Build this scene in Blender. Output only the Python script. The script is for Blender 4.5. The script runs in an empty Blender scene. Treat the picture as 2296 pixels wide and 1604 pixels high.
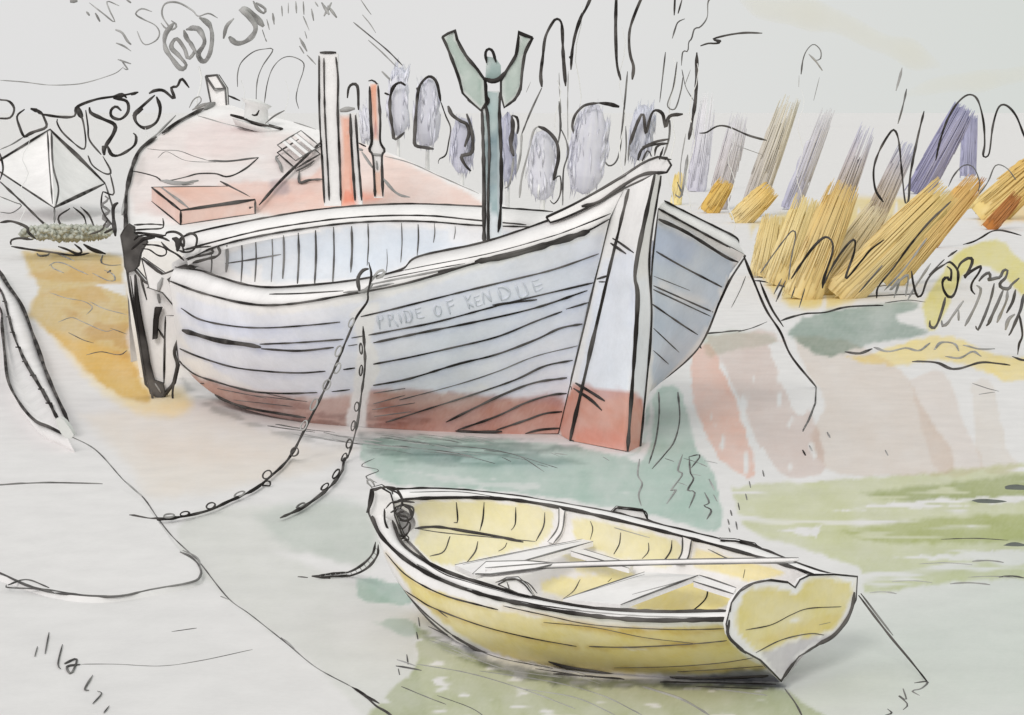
import bpy, math, random
import numpy as np
from mathutils import Vector
from mathutils.bvhtree import BVHTree
from mathutils.geometry import delaunay_2d_cdt
random.seed(7); RNG = np.random.default_rng(7)
SC = bpy.context.scene
COL = SC.collection

# ------------------------------------------------------------------ survey of the place
# eye 3 m above the foreshore, looking along +Y.  P() turns a surveyed bearing plus a distance into a point,
# G() finds the point of the ground on that bearing.
CX, YH, F, EYE = 1148.0, 250.0, 5000.0, 3.0
def P(px, py, Y): return Vector(((px - CX) / F * Y, Y, EYE - (py - YH) / F * Y))
def G(px, py, z=0.0):
    Y = (EYE - z) * F / (py - YH)
    return Vector(((px - CX) / F * Y, Y, z))
def proj(V):
    V = np.asarray(V); Y = np.maximum(V[:, 1], 0.5)
    return CX + V[:, 0] / Y * F, YH - (V[:, 2] - EYE) / Y * F
def zoomer(x0, y0, k): return lambda pts: [(x0 + x * k, y0 + y * k) + tuple(r) for (x, y, *r) in pts]
Z1 = zoomer(0, 0, .33405); Z2 = zoomer(688.8, 0, .33405); Z3 = zoomer(1301, 0, .4343)
Z4 = zoomer(0, 459.2, .33405); Z5 = zoomer(229.6, 382.6, .3675); Z6 = zoomer(765.3, 382.6, .4343)
Z7 = zoomer(0, 994.9, .4333); Z8 = zoomer(765.3, 1033.2, .5667); ZS = zoomer(229.6, 382.6, .1908)

def lin(c):
    c = c / 255.0
    return c / 12.92 if c <= .04045 else ((c + .055) / 1.055) ** 2.4
def col(r, g, b): return np.array([min(.92, lin(v) / .86) for v in (r, g, b)])
PAPER = col(216, 214, 214)

# ------------------------------------------------------------------ curves
def spline(pts, n=None, step=None):
    A = np.array([tuple(p) for p in pts], float)
    if len(A) == 2:
        ctrl = np.vstack([2 * A[0] - A[1], A, 2 * A[1] - A[0]])
    else:
        ctrl = np.vstack([2 * A[0] - A[1], A, 2 * A[-1] - A[-2]])
    out = []
    for i in range(1, len(ctrl) - 2):
        p0, p1, p2, p3 = ctrl[i - 1:i + 3]
        u = np.linspace(0, 1, 24, endpoint=False)[:, None]
        out.append(.5 * (2 * p1 + (p2 - p0) * u + (2 * p0 - 5 * p1 + 4 * p2 - p3) * u ** 2 + (3 * p1 - p0 - 3 * p2 + p3) * u ** 3))
    C = np.vstack(out + [ctrl[-2][None]])
    L = np.concatenate([[0], np.cumsum(np.linalg.norm(np.diff(C[:, :2] if C.shape[1] > 1 else C, axis=0), axis=1))])
    if n is None: n = max(3, int(L[-1] / step) + 1)
    s = np.linspace(0, L[-1], n)
    return np.stack([np.interp(s, L, C[:, k]) for k in range(C.shape[1])], 1)
def C3(pts, n): return [P(*p) for p in spline(pts, n)]

# ------------------------------------------------------------------ value noise
_LAT = RNG.random((256, 256))
def noise(x, y):
    xi = np.floor(x).astype(int); yi = np.floor(y).astype(int)
    u = x - xi; v = y - yi; u = u * u * (3 - 2 * u); v = v * v * (3 - 2 * v)
    g = lambda a, b: _LAT[a & 255, b & 255]
    return (g(xi, yi) * (1 - u) + g(xi + 1, yi) * u) * (1 - v) + (g(xi, yi + 1) * (1 - u) + g(xi + 1, yi + 1) * u) * v
def fbm(x, y): return .5 * noise(x, y) + .3 * noise(x * 2.1 + 9, y * 2.1) + .2 * noise(x * 4.3, y * 4.3 + 5)
def sstep(a, b, x):
    t = np.clip((x - a) / (b - a), 0, 1); return t * t * (3 - 2 * t)

# ------------------------------------------------------------------ washes of pigment
def seg_dist(px, py, pts, closed):
    pts = np.array([p[:2] for p in pts], float); n = len(pts)
    d = np.full(px.shape, 1e9); inside = np.zeros(px.shape, bool)
    for i in range(n if closed else n - 1):
        a, b = pts[i], pts[(i + 1) % n]
        ab = b - a; L = max(1e-9, (ab ** 2).sum())
        t = np.clip(((px - a[0]) * ab[0] + (py - a[1]) * ab[1]) / L, 0, 1)
        d = np.minimum(d, np.hypot(px - a[0] - t * ab[0], py - a[1] - t * ab[1]))
        if closed and a[1] != b[1]:
            c = ((a[1] > py) != (b[1] > py)) & (px < (b[0] - a[0]) * (py - a[1]) / (b[1] - a[1]) + a[0])
            inside ^= c
    return d, inside
class W:      # one wash: a closed patch, a brush stroke of some width, or lifted-out paper
    def __init__(s, pts, c, dens=1.0, soft=7, mode='fill', streak=None, rim=.13, owner=None, wob=7, width=10, vary=.28, smooth=True):
        s.pts = pts; s.c = None if c is None else col(*c) / PAPER
        s.dens = dens * (1 if c is None else .86); s.soft = soft; s.mode = mode; s.streak = streak; s.rim = rim; s.owner = owner; s.wob = wob
        s.width = width; s.vary = vary; s.seed = random.random() * 100
        if mode == 'fill' and smooth and len(pts) > 3:
            q = list(pts) + [pts[0]]; s.pts = [tuple(p) for p in spline(q, n=max(24, len(pts) * 5))[:-1]]
        elif mode == 'line' and len(pts) > 2:
            s.pts = [tuple(p) for p in spline(pts, n=len(pts) * 4)]
    def density(s, px, py):
        D = np.zeros(px.shape); A = np.array([p[:2] for p in s.pts]); m = s.width * 3 + s.soft * 3 + 20
        k = np.where((px > A[:, 0].min() - m) & (px < A[:, 0].max() + m) & (py > A[:, 1].min() - m) & (py < A[:, 1].max() + m))[0]
        if not len(k): return D
        x = px[k] + (fbm(px[k] / 23 + s.seed, py[k] / 23) - .5) * 2 * s.wob
        y = py[k] + (fbm(px[k] / 23 + 40, py[k] / 23 + s.seed) - .5) * 2 * s.wob
        d, ins = seg_dist(x, y, s.pts, s.mode == 'fill')
        if s.mode == 'fill':
            sd = np.where(ins, d, -d)
            v = sstep(-s.soft * .4, s.soft, sd)
            v = v * (1 + s.rim * np.exp(-np.maximum(sd, 0) / (s.soft * .8 + 2)))
        else:
            v = np.exp(-(d / s.width) ** 2)
        v = v * (1 - s.vary + 2 * s.vary * fbm(px[k] / 60 + s.seed, py[k] / 60)) * (.93 + .14 * noise(px[k] / 2.7, py[k] / 2.7))
        if s.streak:
            ax, ay, thr = s.streak
            v = v * sstep(thr - .07, thr + .07, noise(px[k] / ax + s.seed, py[k] / ay) * .75 + .25 * noise(px[k] / ax * 3, py[k] / ay * 2.3))
        D[k] = v * s.dens
        return D
def paint(px, py, washes, base=None):
    px = np.asarray(px, float); py = np.asarray(py, float)
    Cc = np.tile(PAPER if base is None else base, (len(px), 1)); own = np.zeros(len(px), int); best = np.full(len(px), .3)
    names = ['']
    for w in washes:
        d = np.clip(w.density(px, py), 0, 1.12)
        if w.mode == 'lift' or w.c is None:
            d = np.clip(d, 0, 1)[:, None]; Cc = Cc * (1 - d) + PAPER * d
        else:
            Cc = Cc * (1 + (w.c[None] - 1) * d[:, None])
        if w.owner:
            if w.owner not in names: names.append(w.owner)
            k = d > best; own[k] = names.index(w.owner); best[k] = d[k]
    return np.clip(Cc, .01, .92), own, names
def lift(pts, **k):
    k.setdefault('rim', 0); k.setdefault('vary', .1); return W(pts, None, **k)

# ------------------------------------------------------------------ materials
def wash_mat(name, scale, rough=.85, grain=.12, bump=.12):
    m = bpy.data.materials.new(name); m.use_nodes = True; nt = m.node_tree; N = nt.nodes; b = N['Principled BSDF']
    at = N.new('ShaderNodeAttribute'); at.attribute_name = 'pigment'
    tc = N.new('ShaderNodeTexCoord'); n1 = N.new('ShaderNodeTexNoise'); n1.inputs['Scale'].default_value = scale
    n1.inputs['Detail'].default_value = 6; n1.inputs['Roughness'].default_value = .7
    n2 = N.new('ShaderNodeTexNoise'); n2.inputs['Scale'].default_value = scale * .12; n2.inputs['Detail'].default_value = 3
    ad = N.new('ShaderNodeMath'); ad.operation = 'MULTIPLY_ADD'; ad.inputs[1].default_value = .6
    mr = N.new('ShaderNodeMapRange'); mr.inputs['From Min'].default_value = .3; mr.inputs['From Max'].default_value = 1.0
    mr.inputs['To Min'].default_value = 1 - grain; mr.inputs['To Max'].default_value = 1 + grain * .8
    mx = N.new('ShaderNodeMix'); mx.data_type = 'RGBA'; mx.blend_type = 'MULTIPLY'; mx.inputs['Factor'].default_value = 1
    bp = N.new('ShaderNodeBump'); bp.inputs['Strength'].default_value = bump; bp.inputs['Distance'].default_value = .01
    L = nt.links.new
    L(tc.outputs['Object'], n1.inputs['Vector']); L(tc.outputs['Object'], n2.inputs['Vector'])
    L(n1.outputs['Fac'], ad.inputs[0]); L(n2.outputs['Fac'], ad.inputs[2]); L(ad.outputs[0], mr.inputs['Value'])
    L(at.outputs['Color'], mx.inputs['A']); L(mr.outputs['Result'], mx.inputs['B']); L(mx.outputs['Result'], b.inputs['Base Color'])
    L(n1.outputs['Fac'], bp.inputs['Height']); L(bp.outputs['Normal'], b.inputs['Normal'])
    b.inputs['Roughness'].default_value = rough; b.inputs['Specular IOR Level'].default_value = .15
    return m
def ink_mat(name, dark, pale, scale, lo=.42, hi=.66):
    m = bpy.data.materials.new(name); m.use_nodes = True; nt = m.node_tree; N = nt.nodes; b = N['Principled BSDF']
    tc = N.new('ShaderNodeTexCoord'); n1 = N.new('ShaderNodeTexNoise'); n1.inputs['Scale'].default_value = scale; n1.inputs['Detail'].default_value = 4
    r = N.new('ShaderNodeValToRGB'); r.color_ramp.elements[0].position = lo; r.color_ramp.elements[1].position = hi
    r.color_ramp.elements[0].color = (*dark, 1); r.color_ramp.elements[1].color = (*pale, 1)
    nt.links.new(tc.outputs['Object'], n1.inputs['Vector']); nt.links.new(n1.outputs['Fac'], r.inputs['Fac'])
    nt.links.new(r.outputs['Color'], b.inputs['Base Color'])
    b.inputs['Roughness'].default_value = .9; b.inputs['Specular IOR Level'].default_value = .05
    return m
M_TIMBER = wash_mat('washed_timber', 22); M_GROUND = wash_mat('washed_ground', 26, grain=.07, bump=.06); M_FOL = wash_mat('washed_foliage', 5, bump=0)
M_CANVAS = wash_mat('pale_canvas', 14); M_ROPE = wash_mat('pale_rope', 60)
INK = ink_mat('dark_line', (.030, .027, .026), (.15, .14, .135), 2.2)
INKG = ink_mat('grey_line', (.30, .295, .29), (.50, .495, .49), 2.0)
INKM = ink_mat('thin_line', (.10, .096, .095), (.27, .265, .26), 2.4)

# ------------------------------------------------------------------ mesh builder
class MB:
    def __init__(s): s.v = []; s.f = []; s.m = []; s.c = {}; s.base = None
    def grid(s, rows, mat=0, close=False):
        o = len(s.v); nr, nc = len(rows), len(rows[0])
        for r in rows: s.v.extend(tuple(p) for p in r)
        for i in range(nr - 1):
            for j in range(nc if close else nc - 1):
                k = (j + 1) % nc
                s.f.append((o + i * nc + j, o + i * nc + k, o + (i + 1) * nc + k, o + (i + 1) * nc + j)); s.m.append(mat)
        return s
    def poly(s, pts, mat=0):
        o = len(s.v); s.v.extend(tuple(p) for p in pts); s.f.append(tuple(range(o, o + len(pts)))); s.m.append(mat); return s
    def tube(s, pts, r, mat=1, sides=5, wob=.34, color=None, taper=True):
        pts = [Vector(p) for p in pts]
        if len(pts) < 2: return s
        n = len(pts); rr = r if hasattr(r, '__len__') else [r] * n
        ph = random.random() * 50; rows = []; up = None
        xs = np.arange(n) * .35 + ph; wv = noise(xs, xs * 0 + ph) * 2 - 1
        for i in range(n):
            t = (pts[min(i + 1, n - 1)] - pts[max(i - 1, 0)])
            if t.length < 1e-9: t = Vector((0, 0, 1))
            t.normalize()
            if up is None: up = t.orthogonal()
            a = (up - t * up.dot(t))
            a = a.normalized() if a.length > 1e-6 else t.orthogonal().normalized()
            up = a; b = t.cross(a)
            q = rr[i] * (1 + wob * wv[i])
            if taper: q *= min(1, .45 + .55 * min(i, n - 1 - i) / 2)
            rows.append([pts[i] + (a * math.cos(k * 2 * math.pi / sides) + b * math.sin(k * 2 * math.pi / sides)) * q for k in range(sides)])
        o = len(s.v); s.grid(rows, mat, close=True)
        for ring in (list(range(o, o + sides))[::-1], list(range(o + (n - 1) * sides, o + n * sides))):
            s.f.append(tuple(ring)); s.m.append(mat)
        if color is not None: s.c[(o, len(s.v))] = color
        return s
    def bvh(s): return BVHTree.FromPolygons([Vector(v) for v in s.v], s.f)
    def build(s, name, mats, parent=None, washes=(), base=None, loc=None, color=None):
        V = np.array(s.v, float)
        if color is None:
            px, py = proj(V); colr, _, _ = paint(px, py, washes, base)
            if mats and mats[0] in (M_TIMBER, M_CANVAS): colr = np.clip(colr * 1.12, 0, .9)
        else: colr = color
        for (a, b), c in s.c.items(): colr[a:b] = c
        if parent is not None: off = np.array(parent['base'] if 'base' in parent else parent.location)
        elif loc is not None: off = np.array(loc)
        else: off = np.array([V[:, 0].mean(), V[:, 1].mean(), V[:, 2].min()])
        me = bpy.data.meshes.new(name); me.from_pydata((V - off).tolist(), [], s.f)
        me.polygons.foreach_set('material_index', s.m)
        at = me.attributes.new('pigment', 'FLOAT_COLOR', 'POINT')
        at.data.foreach_set('color', np.column_stack([colr, np.ones(len(colr))]).ravel().astype(np.float32))
        for m in mats: me.materials.append(m)
        me.polygons.foreach_set('use_smooth', [True] * len(me.polygons))
        me.update()
        o = bpy.data.objects.new(name, me); COL.objects.link(o)
        if parent is not None:
            o.parent = parent; o['base'] = [float(x) for x in off]
        else: o.location = [float(x) for x in off]; o['base'] = [float(x) for x in off]
        return o
def tag(o, label, cat=None, group=None, kind=None):
    o['label'] = label
    if cat: o['category'] = cat
    if group: o['group'] = group
    if kind: o['kind'] = kind
    return o
def thing(name, label, cat, loc, group=None):
    o = bpy.data.objects.new(name, None); COL.objects.link(o); o.location = loc; o['base'] = [float(x) for x in loc]; o.empty_display_size = .2
    return tag(o, label, cat, group)

# strokes of ink on real surfaces
ORG = Vector((0, 0, EYE)); NIB = .84
def cast(bvh, px, py):
    h = bvh.ray_cast(ORG, Vector(((px - CX) / F, 1, -(py - YH) / F)).normalized()); return h[0]
def ink_on(mb, bvh, pts, w=6, mat=1, step=7, lift_=.35):
    w *= NIB
    cur = []; q = spline(pts, step=step) if len(pts) > 1 else pts
    for p in list(q) + [None]:
        h = cast(bvh, p[0], p[1]) if p is not None else None
        if h is not None and (not cur or (h - cur[-1]).length < .5):
            r = w / 2 / F * h.y; cur.append(h + (ORG - h).normalized() * r * lift_)
        else:
            if len(cur) > 1: mb.tube(cur, [w / 2 / F * c.y for c in cur], mat)
            cur = [h] if h is not None else []
def ink_at(mb, pts, Y, w=6, mat=1, step=6, depth=0):      # free stroke (twig, rod, wire) standing at distance Y
    w *= NIB
    q = spline([p[:2] for p in pts], step=step); ph = random.random() * 30
    n = len(q); rd = (noise(np.arange(n) * .12 + ph, np.zeros(n) + ph) - .5) * 2 * depth
    YY = [Y(p[0], p[1]) if callable(Y) else Y for p in q]
    mb.tube([P(p[0], p[1], y + d) for p, d, y in zip(q, rd, YY)], [w / 2 / F * y for y in YY], mat)
def ink_ground(mb, pts, w=6, mat=1, z=0, step=6):
    w *= NIB
    q = spline([p[:2] for p in pts], step=step)
    v = [G(p[0], p[1], z) for p in q]
    mb.tube([a + Vector((0, 0, .0)) for a in v], [w / 2 / F * a.y for a in v], mat)
def prism(mb, poly, Y, thick, ink=5, mat=0, inkmat=1, back=True, smooth=0, dvec=None, edges=True):
    if smooth: poly = [tuple(p) for p in spline(list(poly) + [poly[0]], n=len(poly) * smooth)[:-1]]
    YY = [Y(p[0], p[1]) if callable(Y) else Y for p in poly]
    fr = [P(p[0], p[1], y) for p, y in zip(poly, YY)]
    d = Vector(dvec) if dvec is not None else Vector((0, thick, 0))
    bk = [v + d for v in fr]
    A2 = np.array([p[:2] for p in poly], float); ext = A2.max(0) - A2.min(0); st_ = max(4.0, min(9.0, min(ext) / 3))
    gx_, gy_ = np.meshgrid(np.arange(A2[:, 0].min() + st_ / 2, A2[:, 0].max(), st_), np.arange(A2[:, 1].min() + st_ / 2, A2[:, 1].max(), st_))
    gx_, gy_ = gx_.ravel(), gy_.ravel(); dd, ii = seg_dist(gx_, gy_, poly, True); kk = ii & (dd > st_ * .45)
    pts2 = [Vector((p[0], p[1])) for p in poly] + [Vector((a, b)) for a, b in zip(gx_[kk], gy_[kk])]; nb = len(poly)
    V2, _, F2, *_r = delaunay_2d_cdt(pts2, [(i, (i + 1) % nb) for i in range(nb)], [], 1, 1e-4)
    o = len(mb.v)
    for v in V2: mb.v.append(tuple(P(v.x, v.y, Y(v.x, v.y) if callable(Y) else Y)))
    for f in F2: mb.f.append(tuple(o + i for i in f)); mb.m.append(mat)
    mb.poly(bk[::-1], mat)
    o = len(mb.v); n = len(fr); mb.v.extend(tuple(v) for v in fr + bk)
    for i in range(n):
        j = (i + 1) % n; mb.f.append((o + i, o + n + i, o + n + j, o + j)); mb.m.append(mat)
    if edges:
        r = [ink / 2 / F * y for y in YY]
        mb.tube(fr + [fr[0]], r + [r[0]], inkmat, taper=False)
        if back: mb.tube(bk + [bk[0]], r + [r[0]], inkmat, taper=False)
    return fr, bk

# ================================================================== SETTING
washes = [
 W([(45,562),(150,560),(270,575),(278,640),(300,700),(288,760),(318,850),(345,905),(260,885),(170,810),(105,742),(60,700),(88,650),(62,610)], (198,172,110), .95, 9, owner='sand', vary=.2),
 W([(130,690),(290,690),(300,800),(230,790)], (190,152,92), .45, 20, owner='sand', streak=(60,16,.35)),
 W([(60,600),(270,585),(290,650),(200,690),(80,680)], (206,172,104), .45, 24, owner='sand', streak=(70,20,.4)),
 W([(95,730),(200,760),(310,800),(440,905),(350,940),(220,880)], (228,208,160), .8, 22, owner='sand'),
 lift([(205,636),(282,634),(284,668)], soft=4, smooth=False, wob=2),
 W([(170,925),(400,900),(560,945),(700,990),(810,1003),(740,1050),(600,1085),(450,1115),(330,1120),(285,1050),(200,960)], (215,207,199), .9, 26, owner='mud'),
 W([(300,960),(520,985),(640,1020),(520,1050),(320,1040)], (214,204,197), .5, 40, owner='mud'),
 W([(395,800),(440,872),(560,940),(720,970),(860,985),(830,1012),(650,985),(500,935),(420,885)], (165,165,163), .75, 10, owner='mud', streak=(70,7,.38)),  # shade under the big hull, painted as grey streaks on the mud
 W([(800,965),(1000,975),(1275,992),(1290,1012),(1050,1030),(830,1018)], (150,155,154), .75, 8, owner='water', streak=(80,6,.42)),  # hull shade carried on over the water, painted in grey
 W([(815,985),(1000,978),(1280,1000),(1400,1022),(1436,1000),(1455,900),(1500,858),(1535,900),(1560,1000),(1598,1060),(1622,1150),(1600,1196),(1520,1172),(1440,1152),(1200,1112),(1000,1095),(880,1086),(835,1060),(805,1022)], (170,187,179), 1.05, 6, owner='water', vary=.35),  # teal water, with shade and the bow's reflection painted into it
 W([(900,1000),(1150,1010),(1300,1040),(1200,1060),(950,1040)], (170,185,190), .5, 25, owner='water'),
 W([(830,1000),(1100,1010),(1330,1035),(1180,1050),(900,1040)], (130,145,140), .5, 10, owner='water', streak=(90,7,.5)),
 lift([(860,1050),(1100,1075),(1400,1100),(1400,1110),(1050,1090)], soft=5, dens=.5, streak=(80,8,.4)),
 lift([(1400,1030),(1440,1000),(1456,900),(1466,885),(1462,980),(1440,1040)], soft=6),
 W([(1640,1090),(1800,1078),(2050,1062),(2296,1036),(2420,1030),(2420,1290),(2250,1300),(2100,1312),(1945,1332),(1925,1275),(1800,1232),(1680,1192),(1650,1150)], (192,194,162), 1.0, 8, owner='water', streak=(170,13,.27)),
 W([(1930,1105),(2100,1085),(2420,1050),(2420,1112),(2050,1130)], (160,167,128), .8, 10, owner='water', streak=(120,9,.3)),
 W([(1880,1190),(2100,1160),(2420,1150),(2420,1205),(2000,1222)], (176,180,134), .8, 10, owner='water', streak=(120,9,.3)),
 W([(1660,1120),(1900,1100),(1900,1220),(1760,1200)], (205,205,176), .4, 30, owner='water'),
 lift([(1850,1148),(2050,1122),(2420,1106),(2420,1120),(2060,1140)], soft=4, streak=(90,10,.25)),
 lift([(1735,1187),(1842,1180),(1830,1206)], soft=4, smooth=False), lift([(1990,1250),(2296,1232),(2420,1240),(2420,1262),(2150,1258)], soft=4),
 W([(1545,792),(1590,768),(1622,830),(1655,910),(1695,1062),(1640,1056),(1600,1010),(1560,920)], (214,180,168), 1, 5, owner='mud', streak=(26,50,.18)),
 W([(1580,752),(1735,742),(1768,790),(1800,880),(1842,985),(1845,1062),(1760,1066),(1700,1000),(1660,900),(1620,820)], (202,186,180), .9, 6, owner='mud', streak=(26,50,.18)),
 lift([(1722,775),(1760,770),(1815,905),(1790,935),(1760,880)], soft=4), lift([(1700,1010),(1712,1000),(1740,1062),(1700,1066)], soft=4),
 W([(1780,750),(1900,765),(2020,828),(2062,900),(2145,1052),(2000,1066),(1870,1062),(1815,985),(1850,900),(1800,820)], (207,197,190), .95, 6, owner='mud'),
 W([(2040,855),(2115,832),(2165,955),(2205,1048),(2100,1056)], (209,200,195), .9, 6, owner='mud'),
 W([(2175,858),(2222,852),(2262,1010),(2295,1052),(2200,1052)], (209,202,196), .85, 6, owner='mud'),
 W([(1570,752),(1650,740),(1732,752),(1735,772),(1640,790),(1585,800)], (176,186,172), .6, 8, owner='mud'),
 W([(1765,752),(1800,712),(1900,690),(2035,674),(2062,688),(2010,715),(2085,742),(2060,756),(1960,772),(1850,800)], (146,160,152), 1, 6, owner='bank', vary=.3),
 W([(1880,800),(1960,790),(2060,760),(2130,754),(2250,795),(2420,815),(2420,850),(2260,855),(2130,812),(1990,822)], (224,206,146), .95, 6, owner='bank'),
 W([(2062,690),(2110,610),(2165,552),(2250,540),(2300,590),(2420,640),(2420,700),(2300,670),(2240,612),(2180,600),(2130,680),(2088,748)], (208,198,124), .95, 6, owner='bank'),
 W([(1680,500),(1780,470),(1900,440),(2060,440),(2190,420),(2130,500),(2040,580),(1960,650),(1880,690),(1770,690),(1700,610)], (216,196,136), 1.0, 14, owner='bank', streak=(26,60,.22)),
 W([(2190,470),(2296,400),(2420,380),(2420,520),(2280,500),(2200,510)], (222,190,120), .8, 12, owner='bank'),
 W([(395,1185),(450,1142),(640,1128),(835,1140),(862,1230),(830,1310),(980,1400),(935,1440),(960,1640),(850,1640),(700,1490),(560,1385),(440,1285),(402,1240)], (203,203,199), .85, 14, owner='shallows'),
 W([(560,1150),(700,1112),(822,1128),(845,1250),(770,1272),(640,1232)], (188,194,190), .7, 24, owner='shallows'),
 lift([(600,1235),(700,1240),(850,1290),(840,1320),(760,1300)], soft=14),
 W([(800,1296),(850,1300),(902,1312),(930,1350),(880,1358),(805,1338)], (165,184,174), 1, 5, owner='water'),
 W([(835,1395),(900,1385),(945,1412),(905,1428)], (172,186,176), .8, 7, owner='water'),
 W([(930,1395),(1000,1440),(1120,1490),(1300,1520),(1500,1530),(1735,1538),(1772,1560),(1815,1640),(900,1640),(862,1560),(930,1500)], (174,178,148), 1, 7, owner='water', streak=(60,12,.22)),  # green reflection around the dinghy, painted into the water colour
 W([(1000,1420),(1120,1480),(1300,1512),(1500,1522),(1745,1530),(1740,1548),(1500,1545),(1280,1542),(1100,1502)], (110,112,116), .8, 7, owner='water', streak=(90,7,.32)),  # dinghy's shadow, painted dark into the water
 W([(1480,1526),(1745,1530),(1752,1542),(1500,1544)], (88,92,104), .8, 6, owner='water'),  # darker core of that painted shadow, below the stern
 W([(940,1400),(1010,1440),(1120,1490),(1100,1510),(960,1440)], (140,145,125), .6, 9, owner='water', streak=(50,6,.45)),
 W([(1850,1300),(2450,1150),(2450,1660),(1700,1660)], (190,197,190), .85, 200, vary=.1, rim=0),  # corner light falloff painted into the ground colour
 W([(-60,1250),(500,1350),(800,1660),(-60,1660)], (208,207,207), .35, 200, vary=.1, rim=0),
 W([(-40,1120),(130,1120),(240,1165),(100,1250),(-40,1240)], (216,214,214), .3, 40, vary=.1, rim=0),
]
xs = np.concatenate([np.arange(-3200, -420, 40.0), np.arange(-420, 2720, 5.0), np.arange(2720, 5600, 40.0)]); ys = np.concatenate([np.arange(330, 520, 6.0), np.arange(520, 1760, 5.0), np.arange(1760, 4200, 60.0)])
PX, PY = np.meshgrid(xs, ys); px = PX.ravel(); py = PY.ravel()
YY = EYE * F / (py - YH); GV = np.column_stack([(px - CX) / F * YY, YY, np.zeros(len(px))])
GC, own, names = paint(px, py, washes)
nc, nr = len(xs), len(ys)
idx = np.arange(nr * nc).reshape(nr, nc)
quads = np.stack([idx[1:, :-1], idx[1:, 1:], idx[:-1, 1:], idx[:-1, :-1]], -1).reshape(-1, 4)
qown = own[quads[:, 0]]
ground_parts = {}
KIND = {'': 'ground', 'sand': 'sand', 'mud': 'mud', 'bank': 'bank', 'water': 'water', 'shallows': 'water'}
SETMB = {}
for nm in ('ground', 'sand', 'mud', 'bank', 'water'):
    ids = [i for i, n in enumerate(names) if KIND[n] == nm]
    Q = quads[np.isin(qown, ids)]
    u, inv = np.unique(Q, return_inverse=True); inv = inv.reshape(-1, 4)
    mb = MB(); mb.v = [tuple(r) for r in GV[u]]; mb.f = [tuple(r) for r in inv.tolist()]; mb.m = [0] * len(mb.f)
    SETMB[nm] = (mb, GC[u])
# wide sheet out to the horizon lies just under the foreshore
ws = MB(); R_ = 4000
xx = [-R_, -600, -150, -60, -20, 0, 20, 60, 150, 600, R_]; yy2 = [-R_, -300, -50, 0, 8, 20, 60, 150, 400, 1200, R_]
ws.grid([[Vector((x, y, -.004)) for x in xx] for y in yy2])
ws.build('foreshore', [M_GROUND], loc=(0, 0, 0), color=np.tile(PAPER, (len(ws.v), 1)))['kind'] = 'structure'

# lines drawn by ripples, mud cracks and the edge of the shore, lying on their own surfaces
gi = {k: MB() for k in SETMB}
def rip(nm, pts, w=5, mat=1): ink_ground(gi[nm], pts, w, mat)
# shore edge
for pts, w, m in [([(150,975),(215,1010),(277,1077),(321,1116),(355,1164),(390,1207),(446,1259)], 4, 3), ([(277,1077),(321,1116)], 6, 2),
                  ([(446,1259),(511,1341),(563,1380),(646,1446),(710,1498),(789,1541)], 4, 3), ([(410,1235),(440,1250),(450,1268)], 7, 2),
                  ([(495,1338),(512,1345)], 7, 2), ([(630,1430),(660,1455)], 7, 2),
                  ([(789,1541),(820,1562),(845,1585),(875,1604),(905,1640)], 9, 1), ([(810,1556),(850,1578)], 8, 1)]:
    rip('ground', pts, w, m)
for pts, w, m in [([(385,1417),(441,1409)], 4, 1), ([(180,1490),(260,1490),(360,1494),(450,1482),(566,1457)], 3, 3), ([(250,1095),(256,1097)], 4, 3)]:
    rip('ground', pts, w, m)
# hatching under the hulls
for i in range(26):
    x = 820 + i * 9 + random.uniform(-8, 8); y = 975 + random.uniform(-6, 40); L = random.uniform(40, 150)
    rip('water', [(x, y), (x + L * .5, y + L * .05), (x + L, y + L * .14)], random.choice([2, 2, 3]), random.choice([3, 3, 2]))
for i in range(12):
    x = 600 + i * 18; y = 955 + i * 3 + random.uniform(-8, 10); L = random.uniform(60, 130)
    rip('mud', [(x, y), (x + L * .5, y + 8), (x + L, y + 14)], random.choice([2, 3, 5]), random.choice([3, 2, 2]))
for pts in [[(840,1028),(810,1045),(850,1055),(820,1070),(845,1083)], [(1085,1010),(1160,1022),(1220,1058)], [(1000,1000),(1120,1012),(1250,1050)], [(880,1000),(1010,1015),(1110,1040)]]:
    rip('water', pts, 3, 3)
for i in range(22):
    x = random.uniform(950, 1600); y = random.uniform(1015, 1100); 
    if y < 1015 + (x - 950) * .12: rip('water', [(x, y), (x + random.uniform(12, 30), y + random.uniform(3, 10))], random.choice([3, 4]), random.choice([2, 3]))
# reflected zig-zags right of the stem
for pts in [[(1477,880),(1478,930),(1470,990),(1455,1040)], [(1520,880),(1524,940),(1512,990),(1490,1020),(1462,1052)],
            [(1434,1030),(1430,1065),(1440,1085),(1432,1110),(1438,1135)], [(1530,1020),(1520,1055),(1530,1065),(1505,1100),(1515,1100),(1495,1130)],
            [(1545,1025),(1548,1060),(1555,1075),(1542,1100),(1558,1105),(1545,1140)], [(1545,1025),(1570,1022),(1550,1050)],
            [(1580,1105),(1590,1128),(1578,1135),(1595,1145),(1585,1165)], [(1600,1110),(1608,1125)], [(1590,1075),(1602,1100)]]:
    rip('water', pts, 5, random.choice([2, 3, 3]))
for x, y, l in [(1680,1080,14),(1672,1108,14),(1655,1128,16),(1638,1145,12),(1632,1165,12),(1650,1170,18),(1634,1184,10),(1710,1055,14),(938,1385,20),(934,1418,16),(912,1468,22),(893,1500,14)]:
    rip('water', [(x, y), (x + 3, y + l)], 6, 3)
rip('water', [(888,1494),(945,1504)], 7, 3); rip('water', [(890,1480),(935,1495)], 5, 2)
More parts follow.
